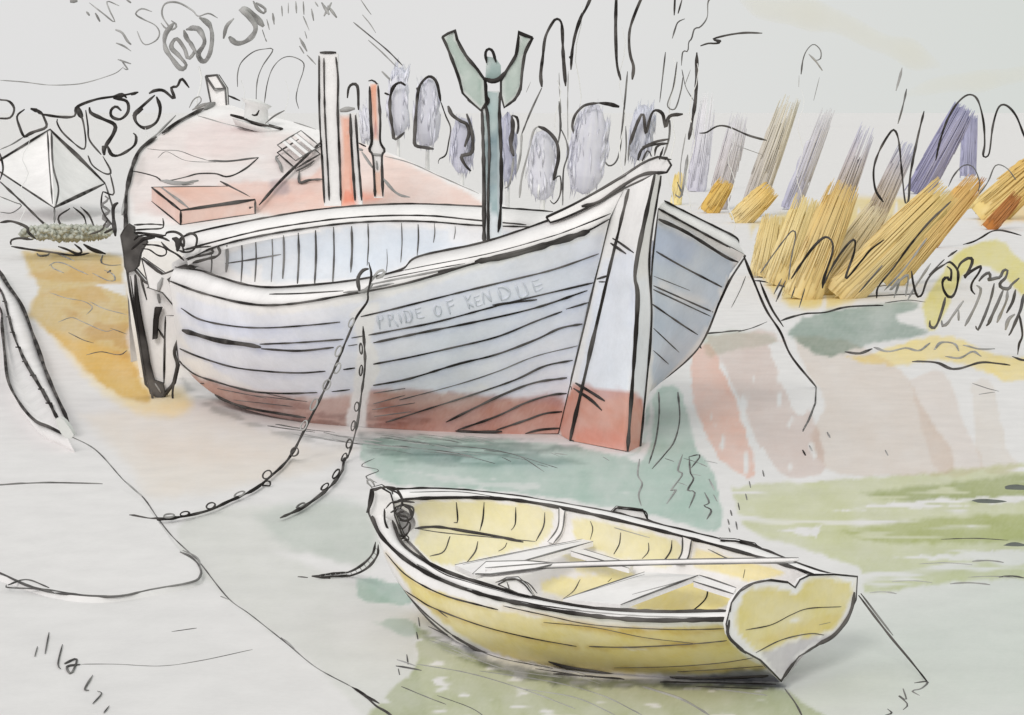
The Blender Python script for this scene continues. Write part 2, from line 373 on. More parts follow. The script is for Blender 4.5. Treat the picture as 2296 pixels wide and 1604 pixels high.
# long strokes of the green reflection
for pts, w, m in [([(935,1490),(1050,1510),(1170,1545),(1290,1590)], 4, 2), ([(1075,1505),(1240,1530),(1350,1560),(1440,1604)], 4, 2), ([(1170,1545),(1290,1565),(1380,1604)], 4, 2),
                  ([(1440,1540),(1530,1570),(1590,1604)], 8, 2), ([(1600,1545),(1720,1560)], 6, 2), ([(1760,1545),(1785,1580),(1805,1620)], 6, 3), ([(980,1560),(1060,1590),(1100,1620)], 3, 3),
                  ([(900,1540),(960,1565),(1000,1580)], 4, 3), ([(960,1405),(1100,1470),(1240,1500)], 4, 3), ([(1010,1455),(1130,1500),(1260,1520)], 3, 2), ([(1200,1500),(1330,1520)], 5, 1), ([(1240,1512),(1400,1524)], 9, 1), ([(1480,1530),(1740,1535)], 7, 1), ([(1560,1540),(1720,1546)], 5, 1)]:
    rip('water', pts, w, m)
for i in range(14):
    x = random.uniform(960, 1300); y = 1420 + (x - 940) * .22 + random.uniform(0, 30); rip('water', [(x, y), (x + 60, y + 20)], 2, 2)
for x, y, l, w in [(2130,1310,90,7),(2060,1265,120,5),(2000,1305,90,5),(1950,1330,60,6),(2180,1260,70,9),(2110,1210,150,4),(2240,1295,56,8),(2170,1295,110,4)]:
    rip('water', [(x, y), (x + l * .5, y - 2), (x + l, y + 2)], w, random.choice([2, 3, 2]))
# pencil marks in the sand and the creases of the bank
for pts, w in [(Z4([(250,330),(270,350),(310,345),(330,330)]), 8), (Z4([(380,330),(430,350),(500,380)]), 6), (Z4([(330,410),(370,390),(440,400),(520,440),(590,470)]), 5), (Z4([(340,400),(360,430),(430,460)]), 5), (Z4([(690,340),(680,390),(740,410),(810,405)]), 5), (Z4([(620,460),(720,510),(770,510),(760,470),(700,440)]), 4),
               (Z4([(720,460),(745,440),(735,455)]), 8), (Z4([(330,590),(450,630),(560,650),(620,690),(580,740)]), 3), (Z4([(600,650),(700,700),(850,740)]), 3), (Z4([(390,790),(480,760),(560,790),(700,850),(760,840)]), 3), (Z4([(460,860),(560,910),(630,930)]), 3), (Z4([(580,1010),(680,990),(800,1010),(850,980)]), 4), (Z4([(740,830),(850,870)]), 3)]:
    rip('sand', pts, w, random.choice([3, 3, 2]))
for pts, w, m in [([(1895,790),(1925,795),(1955,783)], 11, 1), ([(1960,780),(1990,790),(2030,782),(2060,788),(2085,770)], 9, 2), ([(2095,785),(2110,770),(2140,772),(2150,788)], 9, 2), ([(2160,775),(2200,785),(2230,783)], 9, 2), ([(2045,812),(2100,815),(2140,830),(2200,815),(2265,820)], 10, 1), ([(2120,800),(2150,805),(2180,790),(2200,800)], 8, 2), ([(2270,800),(2296,810),(2330,806)], 9, 1),
                  ([(1752,720),(1800,706),(1850,702),(1900,690),(1980,686)], 9, 1), ([(1985,680),(2035,674),(2075,678)], 4, 1), ([(1580,750),(1630,745),(1662,742)], 8, 1), ([(1655,745),(1690,735),(1720,722)], 4, 1), ([(1640,690),(1660,650),(1672,620)], 3, 3),
                  ([(1690,630),(1730,636),(1790,652),(1870,656)], 7, 1), ([(1905,668),(1980,664),(2060,660)], 7, 1), ([(1900,655),(1990,640)], 4, 3), ([(2195,885),(2230,880)], 5, 2), ([(2180,860),(2215,872),(2240,878)], 3, 3)]:
    rip('bank', pts, w, m)
for x, y in [(1566,770),(1985,1010),(1855,970),(1815,1000),(1800,1010)]: rip('mud', [(x, y), (x + 6, y + 12)], 7, random.choice([1, 2]))
rip('mud', [(1825,912),(1815,940),(1800,965)], 5, 3)
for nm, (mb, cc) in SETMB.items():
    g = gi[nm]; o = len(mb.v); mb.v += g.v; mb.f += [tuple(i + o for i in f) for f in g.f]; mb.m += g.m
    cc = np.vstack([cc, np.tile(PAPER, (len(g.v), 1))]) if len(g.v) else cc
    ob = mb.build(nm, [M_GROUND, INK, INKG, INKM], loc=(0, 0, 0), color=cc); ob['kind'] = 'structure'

# ================================================================== BIG CLINKER BOAT
boat_loc = G(800, 985)
boat = thing('wooden_boat', 'large lavender grey clinker boat with red bottom and tall pale stem, aground', 'boat', boat_loc)
N_ = 230
top = spline([(1366,492,20.2),(1320,517,20.1),(1200,553,19.95),(1064,591,19.9),(909,636,19.95),(773,662,20.05),(652,682,20.3),(560,682,20.7),(450,656,21.9),(380,630,23.1)], N_)
bot = spline([(1251,972,20.7),(1125,974,20.75),(1025,970,20.85),(850,960,21.1),(685,947,21.5),(560,921,22.1),(487,888,22.6),(435,848,23.0),(402,806,23.3)], N_)
T = [P(*p) for p in top]; B = [P(*p) for p in bot]
hull = MB(); S_ = 64; rows = []
for j in range(S_):
    s = j / (S_ - 1); r = []
    for i in range(N_):
        t = i / (N_ - 1); bul = .42 * min(1, t * 3.2) * min(1, (1 - t) * 5) 
        mid = (T[i] + B[i]) / 2 + Vector((-.30, -.72, -.05)) * bul
        r.append(T[i] * (1 - s) ** 2 + mid * 2 * s * (1 - s) + B[i] * s * s)
    rows.append(r)
hull.grid(rows)
keel = [P(*p) for p in spline([(1330,960,20.9),(1100,930,21.8),(800,915,22.5),(560,900,23.0),(402,806,23.35)], N_)]
hull.grid([rows[-1], keel])
# other side: ribs traced from stem round the full bow and back to the sternpost
st = [[(1476,468,19.95),(1462,600,20.0),(1458,730,20.05),(1446,865,20.1),(1434,1004,20.2)],
      [(1540,503,20.2),(1530,600,20.5),(1515,700,20.8),(1490,790,21.0),(1440,950,21.2)],
      [(1610,541,20.7),(1590,630,21.0),(1560,730,21.3),(1520,800,21.5),(1440,900,21.9)],
      [(1672,574,21.4),(1628,645,21.7),(1580,756,22.0),(1540,808,22.1),(1462,869,22.2)],
      [(1620,566,22.0),(1560,660,22.4),(1500,750,22.6),(1440,820,22.6),(1350,905,22.6)],
      [(1360,524,22.7),(1320,620,23.1),(1280,730,23.2),(1220,810,23.0),(1100,900,22.9)],
      [(1071,494,22.95),(1040,620,23.4),(1000,740,23.4),(920,830,23.2),(800,895,23.0)],
      [(744,492,23.1),(720,600,23.5),(680,720,23.5),(620,810,23.4),(560,880,23.3)],
      [(487,540,23.3),(470,620,23.5),(450,700,23.5),(430,770,23.4),(420,830,23.4)],
      [(385,590,23.35),(388,650,23.35),(392,700,23.35),(396,760,23.35),(400,806,23.35)]]
lv = [spline([s[k] for s in st], 120) for k in range(5)]
far_rows = []
for i in range(120):
    far_rows.append(spline([lv[k][i] for k in range(5)], 26))
hull.grid([[P(*p) for p in r] for r in far_rows])
hullb = hull.bvh()
# seams
SEAMS = [(Z5([(480,840),(600,910),(800,950),(1000,960),(1250,945),(1450,925)]), 5), (Z5([(490,975),(700,1035),(900,1065),(965,1078)]), 15),
 (Z5([(960,1060),(1200,1050),(1470,1030)]), 5), (Z5([(970,1088),(1200,1100),(1410,1080)]), 6), (Z5([(455,1080),(600,1140),(800,1200),(1000,1225),(1200,1235),(1360,1225)]), 6),
 (Z5([(455,1150),(560,1240),(700,1290),(900,1345),(1100,1360),(1310,1355)]), 6), (Z5([(480,1200),(600,1310),(750,1400),(900,1450),(1100,1485),(1240,1508)]), 11),
 (Z5([(1400,1350),(1510,1337)]), 5), (Z5([(1470,1215),(1540,1205)]), 6),(Z5([(1500,1070),(1555,1062)]), 5), (Z5([(1520,1022),(1590,1010)]), 5),
 (Z6([(100,755),(250,720),(450,670),(650,620),(900,560),(1100,510),(1330,430)]), 5), (Z6([(140,850),(300,820),(500,780),(800,700),(1000,650),(1300,580)]), 5),
 (Z6([(780,695),(900,680),(1010,667)]), 6), (Z6([(165,890),(400,840),(700,780),(1000,710),(1270,620)]), 6),
 (Z6([(165,1000),(350,965),(550,920),(800,860),(1000,780),(1140,728)]), 5), (Z6([(1160,716),(1275,682)]), 5),
 (Z6([(165,1110),(350,1075),(600,1000),(800,950),(1000,875),(1130,815),(1260,790)]), 6), (Z6([(300,1185),(600,1105),(800,1040),(1000,960),(1220,905)]), 3),
 (Z6([(230,1300),(450,1230),(700,1150),(900,1080),(1050,1010),(1195,980)]), 5), (Z6([(540,1300),(700,1220),(850,1150),(1000,1095),(1165,1070)]), 6),
 (Z6([(600,1340),(800,1270),(950,1200),(1080,1160),(1180,1150)]), 6), (Z6([(800,1340),(950,1290),(1050,1255),(1140,1245)]), 6), (Z6([(950,1358),(1030,1338),(1140,1330)]), 6)]
for pts, w in SEAMS: ink_on(hull, hullb, pts, w, 1 if w > 3.5 else 3)
for pts in [Z6([(165,1150),(330,1125)]), Z6([(165,1205),(330,1160)]), Z6([(160,1235),(380,1200)]), Z6([(170,1270),(360,1245)]), Z5([(700,1330),(1000,1390)]), Z5([(720,1300),(1180,1400)]), Z5([(800,1400),(1160,1440)]), Z5([(900,1370),(1250,1410)])]:
    ink_on(hull, hullb, pts, 3, 3)
ink_on(hull, hullb, Z6([(590,1345),(700,1350),(830,1348)]), 8)
ink_on(hull, hullb, Z5([(480,1230),(560,1290),(620,1300)]), 9, 1)
for pts, w in [(Z6([(1612,410),(1750,490),(1965,602)]), 5), (Z6([(1612,595),(1950,745)]), 4), (Z6([(1612,615),(1900,750),(1925,760)]), 4), (Z6([(1612,545),(1800,620)]), 2),
               (Z6([(1605,690),(1750,790),(1840,848)]), 5), (Z6([(1612,815),(1745,940)]), 3), (Z6([(1612,930),(1690,1000)]), 3)]:
    ink_on(hull, hullb, pts, w)
edge = [P(p[0], p[1], p[2]) for p in spline(st[3], 40)]
hull.tube(edge, .014, 1)
hull.tube([P(*p) for p in far_rows[0]][:20], .008, 1)
lav = (206,208,217)
hw = [W([(392,650),(450,672),(560,698),(652,700),(773,680),(909,652),(1064,606),(1320,532),(1352,520),(1345,640),(1300,900),(1180,900),(1000,885),(850,880),(700,890),(560,870),(440,800),(405,740)], lav, .95, 10, vary=.3),
      W([(420,690),(560,720),(700,722),(800,700),(780,790),(600,780),(470,750)], (200,203,214), .35, 22), W([(900,700),(1100,660),(1320,560),(1310,700),(1000,800)], (203,207,212), .3, 40)]
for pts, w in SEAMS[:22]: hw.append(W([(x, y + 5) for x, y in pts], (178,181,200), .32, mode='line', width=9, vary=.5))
hw += [W([(415,835),(560,872),(700,892),(850,872),(1000,876),(1100,886),(1180,890),(1265,892),(1290,1010),(1100,1000),(850,990),(685,962),(560,935),(460,890)], (178,146,137), 1.05, 12, vary=.25),
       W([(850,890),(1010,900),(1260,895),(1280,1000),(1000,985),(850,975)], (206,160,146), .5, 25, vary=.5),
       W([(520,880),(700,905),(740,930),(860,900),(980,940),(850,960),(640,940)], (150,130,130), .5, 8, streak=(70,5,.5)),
       W([(560,870),(760,885),(860,870),(850,885),(640,890)], (214,190,188), .5, 12),
       lift([(785,700),(835,678),(852,690),(835,760),(852,815),(842,862),(830,880),(815,990),(775,960),(792,860),(800,780)], soft=7, dens=.95),
       lift([(440,742),(560,758),(640,764),(560,772),(470,768)], soft=8, dens=.6), lift([(1155,885),(1000,872),(1080,862)], soft=8, dens=.7), lift([(440,800),(480,815),(470,830),(445,822)], soft=5, dens=.8),
       W([(1466,486),(1640,580),(1626,640),(1582,750),(1505,835),(1464,865),(1460,600)], (180,190,204), 1, 5, vary=.35), W([(1466,500),(1560,540),(1540,600),(1466,590)], (190,192,214), .4, 20),
       lift([(1460,627),(1500,640),(1605,690),(1600,700),(1490,655)], soft=4, dens=.7)]
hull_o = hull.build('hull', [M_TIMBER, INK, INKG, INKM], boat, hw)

# name on the bow plank, brushed in diluted grey
ltr = MB()
ZL = zoomer(803.6, 596.9, .2)
def letter(strokes, w=7, m=0):
    for s in strokes: ink_on(ltr, hullb, ZL(s), w, m, step=4)
letter([[(205,560),(222,620),(240,705)]], 8); letter([[(262,555),(275,590),(250,605),(225,600)]], 6)                # P
letter([[(318,540),(340,600),(352,680)], [(325,545),(370,540),(380,580),(345,610)], [(385,600),(420,640),(445,678)]], 6)   # R
letter([[(440,530),(465,575),(480,640)]], 7)                                                                         # I
letter([[(500,505),(520,560),(535,635)], [(505,500),(560,500),(595,560),(585,610),(540,630)]], 7)                     # D
letter([[(628,480),(645,530),(660,585)], [(630,482),(700,465)], [(645,530),(700,515)], [(660,582),(740,572)]], 5)     # E
ltr.build('name_lettering', [M_TIMBER, INKG], boat, base=col(187,190,198)); ltr = MB()
letter([[(870,440),(850,480),(865,535),(900,555),(925,510),(905,450),(870,440)]], 6)                                 # O
letter([[(985,400),(1005,460),(1030,540)], [(985,400),(1060,375)], [(1005,460),(1070,430)]], 6)                      # F
ltr.build('name_lettering', [M_TIMBER, INKG], boat, base=col(187,190,198)); ltr = MB()
letter([[(1180,325),(1215,390),(1245,480)], [(1255,320),(1215,390)], [(1220,395),(1290,460)]], 7)                    # K
letter([[(1290,350),(1310,400),(1325,450)], [(1290,350),(1355,330)], [(1310,400),(1360,385)], [(1325,450),(1390,430)]], 5)  # E
letter([[(1410,430),(1395,340),(1390,290)], [(1392,290),(1440,340),(1490,400)], [(1490,400),(1470,310),(1460,260)]], 5)    # N
letter([[(1555,240),(1580,310),(1605,385)], [(1555,240),(1620,230),(1690,280),(1680,345),(1605,385)]], 7)             # D
letter([[(1765,210),(1785,280),(1805,335),(1840,350),(1895,310),(1880,250),(1845,180)]], 7)                          # U
letter([[(1945,170),(1965,230),(1985,290)], [(1945,170),(2020,150)], [(1965,230),(2060,200)], [(1985,290),(2070,240)]], 5)   # E
ltr.build('name_lettering', [M_TIMBER, INKG], boat, base=col(187,190,198))

# stem post
stem = MB()
A_ = spline([(1392,430,20.25),(1366,492,20.25),(1310,730,20.45),(1251,972,20.75)], 60); B_ = spline([(1410,424,20.1),(1340,720,20.25),(1278,988,20.3)], 60)
C_ = spline([(1468,390,19.7),(1425,600,19.65),(1429,687,19.65),(1407,1012,19.62)], 60); D_ = spline([(1482,394,19.85),(1456,570,19.9),(1460,730,19.95),(1434,1014,19.98)], 60)
E_ = spline([(1450,410,20.7),(1420,700,20.9),(1390,950,21.2)], 60)
rows = []
for i in range(60):
    q = []
    K = [P(*A_[i]), P(*B_[i]), P(*C_[i]), P(*D_[i]), P(*E_[i])]
    for a, b in zip(K, K[1:] + K[:1]):
        for k in range(8): q.append(a.lerp(b, k / 8))
    rows.append(q)
stem.grid(rows, close=True); stem.poly(rows[0]); stem.poly(rows[-1][::-1])
sb = stem.bvh()
def edge3(mb, C, w, mat=1, off=(0, -.012, 0)):
    v = [P(*p) + Vector(off) for p in C]; mb.tube(v, [w / 2 / F * p.y for p in v], mat)
edge3(stem, B_, 10); edge3(stem, C_, 9); edge3(stem, D_, 6); edge3(stem, A_, 6)
edge3(stem, [(p[0] + 8, p[1], p[2]) for p in B_[4:50]], 4, 1)
for pts, w in [(Z6([(1400,350),(1440,375),(1510,425)]), 6), (Z6([(1390,375),(1470,430)]), 7), (Z6([(1210,1098),(1290,1145),(1360,1190)]), 8), (Z6([(1200,1125),(1290,1185),(1345,1238)]), 8), (Z6([(1185,1392),(1290,1425),(1460,1462)]), 8), (Z6([(1180,1100),(1190,1130)]), 8), (Z6([(1320,560),(1370,545)]), 9), (Z6([(1330,575),(1365,575)]), 5)]:
    ink_on(stem, sb, pts, w)
sw = [W([(1345,590),(1422,560),(1428,700),(1412,880),(1300,870),(1322,720)], (205,208,218), .95, 12), W([(1432,620),(1456,640),(1456,890),(1420,890)], (208,211,222), .8, 6), W([(1415,640),(1432,660),(1430,760),(1420,720)], (188,190,206), .7, 12),
      W([(1282,862),(1360,870),(1442,896),(1436,1030),(1390,1030),(1270,1000),(1256,940)], (190,140,126), 1.1, 6, vary=.25), W([(1300,950),(1400,970),(1395,1010),(1290,985)], (214,150,130), .4, 16)]
stem.build('stem_post', [M_TIMBER, INK, INKG], boat, sw)

# gunwale rails
def rail(name, outer, inner, n, hgt=.05, lines=()):
    mb = MB(); O = C3(outer, n); I = C3(inner, n); up = Vector((0, 0, hgt)); dn = Vector((0, .03, -hgt))
    mid = [o.lerp(i, .45) + Vector((0, 0, .01)) for o, i in zip(O, I)]
    mb.grid([[i + dn for i in I], I, mid, O, [o + Vector((0, .04, -hgt * .5)) for o in O]])
    b = mb.bvh()
    for pts, w, m in lines: ink_on(mb, b, pts, w, m)
    mb.tube([o + Vector((0, -.01, 0)) for o in O], .011, 1); mb.tube([i + Vector((0, -.004, .006)) for i in I], .010, 1)
    return mb, b
inner_pts = [(1408,408,20.2),(1299,470,20.3),(1229,496,20.3),(1086,544,20.3),(940,576,20.35),(900,606,20.3),(792,630,20.4),(634,645,20.65),(560,641,21.0),(494,623,21.7),(450,608,22.3),(392,600,23.1)]
mb, rb = rail('rail', [tuple(p) for p in top[::12]] + [tuple(top[-1])], inner_pts, 160,
  lines=[(Z6([(690,472),(850,440),(1000,400),(1150,355),(1280,312)]), 17, 1), (Z6([(150,590),(300,560),(480,525),(690,480)]), 8, 2), (Z6([(220,560),(420,520),(640,480)]), 4, 1), (Z6([(160,555),(400,500),(760,430),(1070,345),(1200,300),(1420,210)]), 4, 1), (Z5([(1020,755),(1200,752),(1470,735)]), 5, 1),
         (Z6([(500,525),(600,505)]), 12, 1), (Z5([(1470,745),(1560,740),(1640,720),(1780,690)]), 8, 2)])
mb.build('gunwale', [M_TIMBER, INK, INKG], boat)
far_in = [(1250,512,22.5),(1071,507,22.6),(965,499,22.6),(854,498,22.7),(744,506,22.75),(597,528,22.85),(487,554,23.0),(420,585,23.15)]
far_out = [(1240,475,23.0),(1053,462,23.05),(891,458,23.1),(707,471,23.15),(516,504,23.25),(413,530,23.35),(395,560,23.38)]
mb, _ = rail('rail', far_out, far_in, 120)
fb = mb.bvh()
ink_on(mb, fb, [(417,560),(487,541),(597,515),(744,493),(854,485),(965,485),(1071,495),(1180,505)], 6, 1)
mb.build('gunwale', [M_TIMBER, INK, INKG], boat)
# bow rail of the far side, right of the stem
mb, _ = rail('rail', [tuple(p) for p in spline([s[0] for s in st[:4]], 10)], [(1490,452,20.1),(1524,470,20.4),(1600,508,20.9),(1650,534,21.4),(1656,552,21.6)], 40)
b_ = mb.bvh()
ink_on(mb, b_, Z6([(1650,235),(1800,320),(2000,430)]), 4, 3)
mb.tube([P(*p) for p in spline([(1477,492,19.93),(1540,522,20.15),(1625,575,20.8),(1655,588,21.3)], 30)], .016, 1)
mb.build('gunwale', [M_TIMBER, INK, INKG, INKM], boat)
# capping plank that climbs to the stem head
cap = MB()
prism(cap, [(1225,488),(1299,452),(1394,398),(1440,368),(1478,352),(1503,360),(1500,384),(1470,392),(1410,418),(1300,474),(1232,500)], lambda x, y: 20.2 - max(0, (x - 1400)) / 100 * .5, .12, 5, smooth=3)
b_ = cap.bvh(); ink_on(cap, b_, Z6([(1240,185),(1330,160),(1450,80),(1560,20),(1680,10)]), 10, 1)
cap.build('capping_plank', [M_TIMBER, INK], boat)

# inside of the boat
ins = MB()
fl = [(1250,640,21.4),(1150,700,21.7),(900,725,21.8),(700,725,22.1),(500,690,22.7),(425,640,23.1)]
U = C3(far_in, 150); L_ = C3(fl, 150)
ins.grid([[a.lerp(b, k / 24) + Vector((.16, .35, -.05)) * (4 * (k / 24) * (1 - k / 24)) for a, b in zip(U, L_)] for k in range(25)])
In = C3(inner_pts, 150)
ins.grid([[a.lerp(b, k / 10) + Vector((0, .02, -.06)) for a, b in zip(In, L_)] for k in range(11)])
ib = ins.bvh()
for x, a, b, w, m in [(760,455,620,9,2),(850,430,690,4,3),(935,415,680,4,3),(1035,400,680,4,3),(1105,395,660,6,3),(1195,380,690,6,3),(1300,365,690,6,3),(1410,345,690,5,3),(1520,340,622,6,3),(1620,325,580,4,3),(1735,480,630,2,3),(1825,320,560,3,3),(1925,310,520,4,3),(2025,320,440,3,3),(2150,320,420,3,3),(665,500,640,3,3)]:
    ink_on(ins, ib, Z5([(x, a), (x + 3, (a + b) / 2), (x - 5, b)]), w, m)
ink_on(ins, ib, Z5([(750,568),(900,545),(1090,512)]), 4, 3)
ins.build('inner_planking', [M_TIMBER, INK, INKG, INKM], boat,
  [W([(500,572),(600,535),(750,512),(860,505),(1080,514),(1180,520),(1095,550),(935,585),(880,612),(790,628),(640,636),(560,620),(510,600)], (197,202,210), .95, 10, vary=.3), W([(640,560),(900,520),(1000,560),(800,620)], (196,201,207), .45, 30), lift([(560,600),(585,592),(590,640),(565,640)], soft=5, dens=.7), lift([(1000,515),(1100,520),(1090,555),(1010,545)], soft=10, dens=.5)])

# sternpost and rudder
rud = MB()
prism(rud, [(284,600),(303,606),(325,632),(362,652),(398,688),(414,712),(409,738),(391,786),(397,820),(388,862),(366,892),(345,880),(327,862),(307,735),(292,655)], 23.45, .14, 6)
prism(rud, Z4([(905,470),(925,640),(950,790),(985,960),(1000,1060),(1030,1180),(1090,1200),(1105,1280),(1070,1300),(1010,1270),(960,1080),(930,880),(905,640)]), 23.36, .05, 3, mat=1)
prism(rud, Z4([(1040,690),(1085,690),(1060,760),(1050,900),(1025,905),(1030,780)]), 23.36, .05, 2, mat=1)
rb_ = rud.bvh()
for pts, w, m in [(Z4([(1110,750),(1105,900),(1100,1200)]), 6, 1), (Z4([(1060,830),(1090,880),(1110,910)]), 7, 1), (Z4([(1240,760),(1225,830),(1170,980),(1190,1080),(1160,1200),(1100,1270)]), 10, 1), (Z4([(1120,590),(1190,680),(1235,745)]), 9, 1), (Z4([(1060,600),(1070,660)]), 14, 2), (Z4([(875,480),(905,700),(940,950),(975,1150)]), 4, 1), (Z4([(940,480),(985,640)]), 6, 1), (Z4([(1110,745),(1200,745)]), 2, 3), (Z4([(1040,1200),(1080,1260)]), 10, 2), (Z4([(1070,520),(1010,545),(985,560)]), 5, 1)]:
    ink_on(rud, rb_, pts, w, m)
ink_at(rud, Z4([(1030,1330),(1015,1240)]), 23.3, 6); ink_at(rud, Z4([(1165,1330),(1160,1250),(1190,1080)]), 23.3, 6)
rudo = rud.build('rudder', [M_TIMBER, INK, INKG, INKM], boat)
rh = MB()
prism(rh, ZS([(215,760),(290,640),(355,670),(370,770),(470,790),(520,830),(440,960),(400,1140),(280,1190),(250,980)]), 23.4, .12, 4, mat=0, smooth=2)
rh.build('rudder_head', [INK, INK], rudo)
sp = MB()
prism(sp, Z4([(950,360),(1100,465),(1190,430),(1320,420),(1200,450),(1125,500),(1240,690),(1245,760),(1200,720),(1090,590),(1000,560)]), 23.25, .1, 4)
spb = sp.bvh(); ink_on(sp, spb, Z4([(1110,440),(1200,420),(1330,420)]), 14, 1); ink_on(sp, spb, Z4([(1090,490),(1070,540),(1060,600)]), 16, 2); ink_on(sp, spb, Z4([(955,365),(1030,420),(1090,470)]), 8, 1)
sp.build('sternpost', [M_TIMBER, INK, INKG], boat)

# forked mast crutch stepped in the boat
cr = MB(); YC = 21.6
prism(cr, [(1082,232),(1090,205),(1124,205),(1120,235),(1128,560),(1082,560)], YC, .16, 0, edges=False)
for pts, w in [(Z2([(1172,735),(1178,900),(1185,1200),(1186,1640)]), 10), (Z2([(1195,700),(1210,780),(1222,1000),(1215,1300),(1215,1640)]), 9), (Z2([(1295,620),(1290,760),(1300,1000),(1302,1300),(1290,1500),(1280,1560)]), 9), (Z2([(1200,540),(1200,640),(1220,680),(1180,730)]), 8)]:
    ink_at(cr, pts, YC - .01, w)
cro = cr.build('mast_crutch', [M_TIMBER, INK, INKG], boat, [W([(1085,200),(1125,200),(1128,470),(1086,440)], (158,172,172), 1.15, 6), W([(1086,300),(1126,300),(1126,400),(1086,440)], (140,150,162), .7, 20), W([(1090,420),(1126,420),(1126,560),(1090,560)], (196,204,210), .8, 10)])
for poly in (Z2([(905,250),(945,225),(992,205),(1005,265),(1062,370),(1140,465),(1192,540),(1200,690),(1165,742),(1105,690),(1042,625),(1012,505),(962,372)]),
             Z2([(1514,252),(1462,362),(1442,490),(1432,602),(1392,672),(1322,724),(1300,640),(1300,545),(1340,470),(1400,370),(1418,250),(1415,212)])):
    fk = MB(); prism(fk, poly, YC - .02, .2, 6, smooth=0)
    fb_ = fk.bvh()
    if poly[0][0] < 1100:
        for pts, w in [(Z2([(915,255),(965,385),(1015,520),(1050,640),(1110,695)]), 9), (Z2([(1000,262),(1062,372),(1140,465),(1190,540)]), 9), (Z2([(945,228),(990,208)]), 9)]: ink_on(fk, fb_, pts, w)
    else:
        for pts, w in [(Z2([(1505,258),(1460,365),(1440,495),(1428,602),(1390,668),(1330,718)]), 8), (Z2([(1420,250),(1400,370),(1340,470),(1305,520)]), 9), (Z2([(1418,225),(1460,238),(1506,254)]), 10)]: ink_on(fk, fb_, pts, w)
    fk.build('fork_arm', [M_TIMBER, INK, INKG], cro, [W(poly, (168,177,172), 1.15, 5, vary=.4, smooth=False), W([(poly[5][0], poly[5][1]), (poly[6][0], poly[6][1]), (poly[7][0], poly[7][1]), (poly[8][0], poly[8][1])], (140,160,152), .6, 12)])
kn = MB(); prism(kn, Z2([(1200,430),(1205,380),(1265,390),(1300,440),(1300,545),(1195,545)]), YC + .02, .12, 0, edges=False)
ink_at(kn, Z2([(1205,425),(1197,360),(1215,330),(1245,345),(1268,420)]), YC, 8); ink_at(kn, Z2([(1185,525),(1240,545),(1290,530),(1345,470)]), YC - .03, 13, 1)
kn.build('crutch_knob', [M_TIMBER, INK, INKG], cro, [W([(1088,120),(1126,120),(1126,190),(1088,190)], (150,166,164), 1.1, 4)])
# lashing on the stem head
la = MB()
for pts, w in [([(1430,360),(1440,335),(1465,325),(1498,322)], 8), ([(1440,362),(1452,338),(1462,352)], 6), ([(1468,350),(1472,330),(1490,322)], 6), ([(1470,352),(1490,356),(1505,358)], 6), ([(1478,358),(1488,330)], 6)]:
    ink_at(la, pts, 19.75, w, 1, depth=.1)
la.build('lashing', [M_ROPE, INK], boat)

# ropes and chains belonging to the big boat
coil = MB()
for pts, w in [([(370,640),(560,630),(720,640)], 5), ([(370,700),(520,690),(690,680),(720,640),(710,560)], 5), ([(370,730),(540,740),(700,765),(740,760)], 7), ([(370,820),(430,770),(540,760),(700,790),(790,830)], 6), ([(340,930),(420,860),(500,800),(620,790)], 9), ([(740,770),(760,730),(850,720),(930,760),(960,830),(950,900),(920,840),(940,780)], 7),
               ([(820,800),(880,820),(890,900),(880,950)], 14), ([(980,750),(1060,740),(1110,790),(1100,880),(1060,940),(980,960),(900,940)], 7), ([(470,870),(640,880),(740,920),(750,980),(700,1005),(640,990),(550,930),(460,920)], 5), ([(690,840),(760,920),(880,990),(960,1060)], 6), ([(1270,920),(1300,960),(1200,990),(1060,1020),(980,1040)], 7), ([(1350,890),(1380,960),(1340,1010),(1230,1040),(1060,1085)], 8), ([(940,890),(960,960)], 8), ([(960,930),(1060,910),(1280,890)], 5)]:
    ink_at(coil, ZS(pts), lambda x, y: 23.1 - (x - 300) * .0006, w, 1, step=4, depth=.03)
tag(coil.build('rope_coil', [M_ROPE, INK, INKG]), 'dark tangle of rope piled on the stern of the lavender grey boat', 'rope')

def chain(name, pts, yfun, links, label, group):
    mb = MB(); q = spline(pts, step=6)
    V = [P(x, y, yfun(y)) if yfun(y) is not None else G(x, y, .03) for x, y in q]
    V = [v if v.z > .03 else Vector((v.x, v.y, .03)) for v in V]
    mb.tube(V, [.0115] * len(V), 1, wob=.45)
    for (x, y, a, b, ang, m) in links:
        k = int(np.argmin((q[:, 0] - x) ** 2 + (q[:, 1] - y) ** 2)); Yl = V[k].y - .03
        ca, sa = math.cos(math.radians(ang)), math.sin(math.radians(ang)); ring = []
        for i in range(17):
            th = i / 16 * 2 * math.pi; u, v = a * math.cos(th), b * math.sin(th)
            u *= .85; v *= .8; ring.append(P(x + u * ca - v * sa, y + u * sa + v * ca, Yl + .03 * math.sin(th)))
        ring = [r if r.z > .012 else Vector((r.x, r.y, .012)) for r in ring]
        mb.tube(ring, .0072, m, taper=False)
    return tag(mb.build(name, [M_ROPE, INK, INKG, INKM]), label, 'chain', group)
c1 = Z5([(1625,560),(1640,640),(1620,740),(1615,800),(1550,895),(1490,1030),(1410,1220),(1310,1430),(1250,1545)]) + Z7([(1500,70),(1400,170),(1310,240),(1180,300),(1080,345),(930,380),(800,390),(670,370)])
def links_along(pts, seq):
    q = spline(pts, step=2); out = []
    for f_, a, b, off, m in seq:
        i = int(f_ * (len(q) - 2)); d = q[i + 1] - q[i]; ang = math.degrees(math.atan2(d[1], d[0])); nx, ny = -d[1], d[0]; L = math.hypot(nx, ny)
        out.append((q[i][0] + nx / L * off, q[i][1] + ny / L * off, a, b, ang, m))
    return out
f1 = lambda y: 19.85 - (y - 600) / 420 * .85 if y < 1020 else None
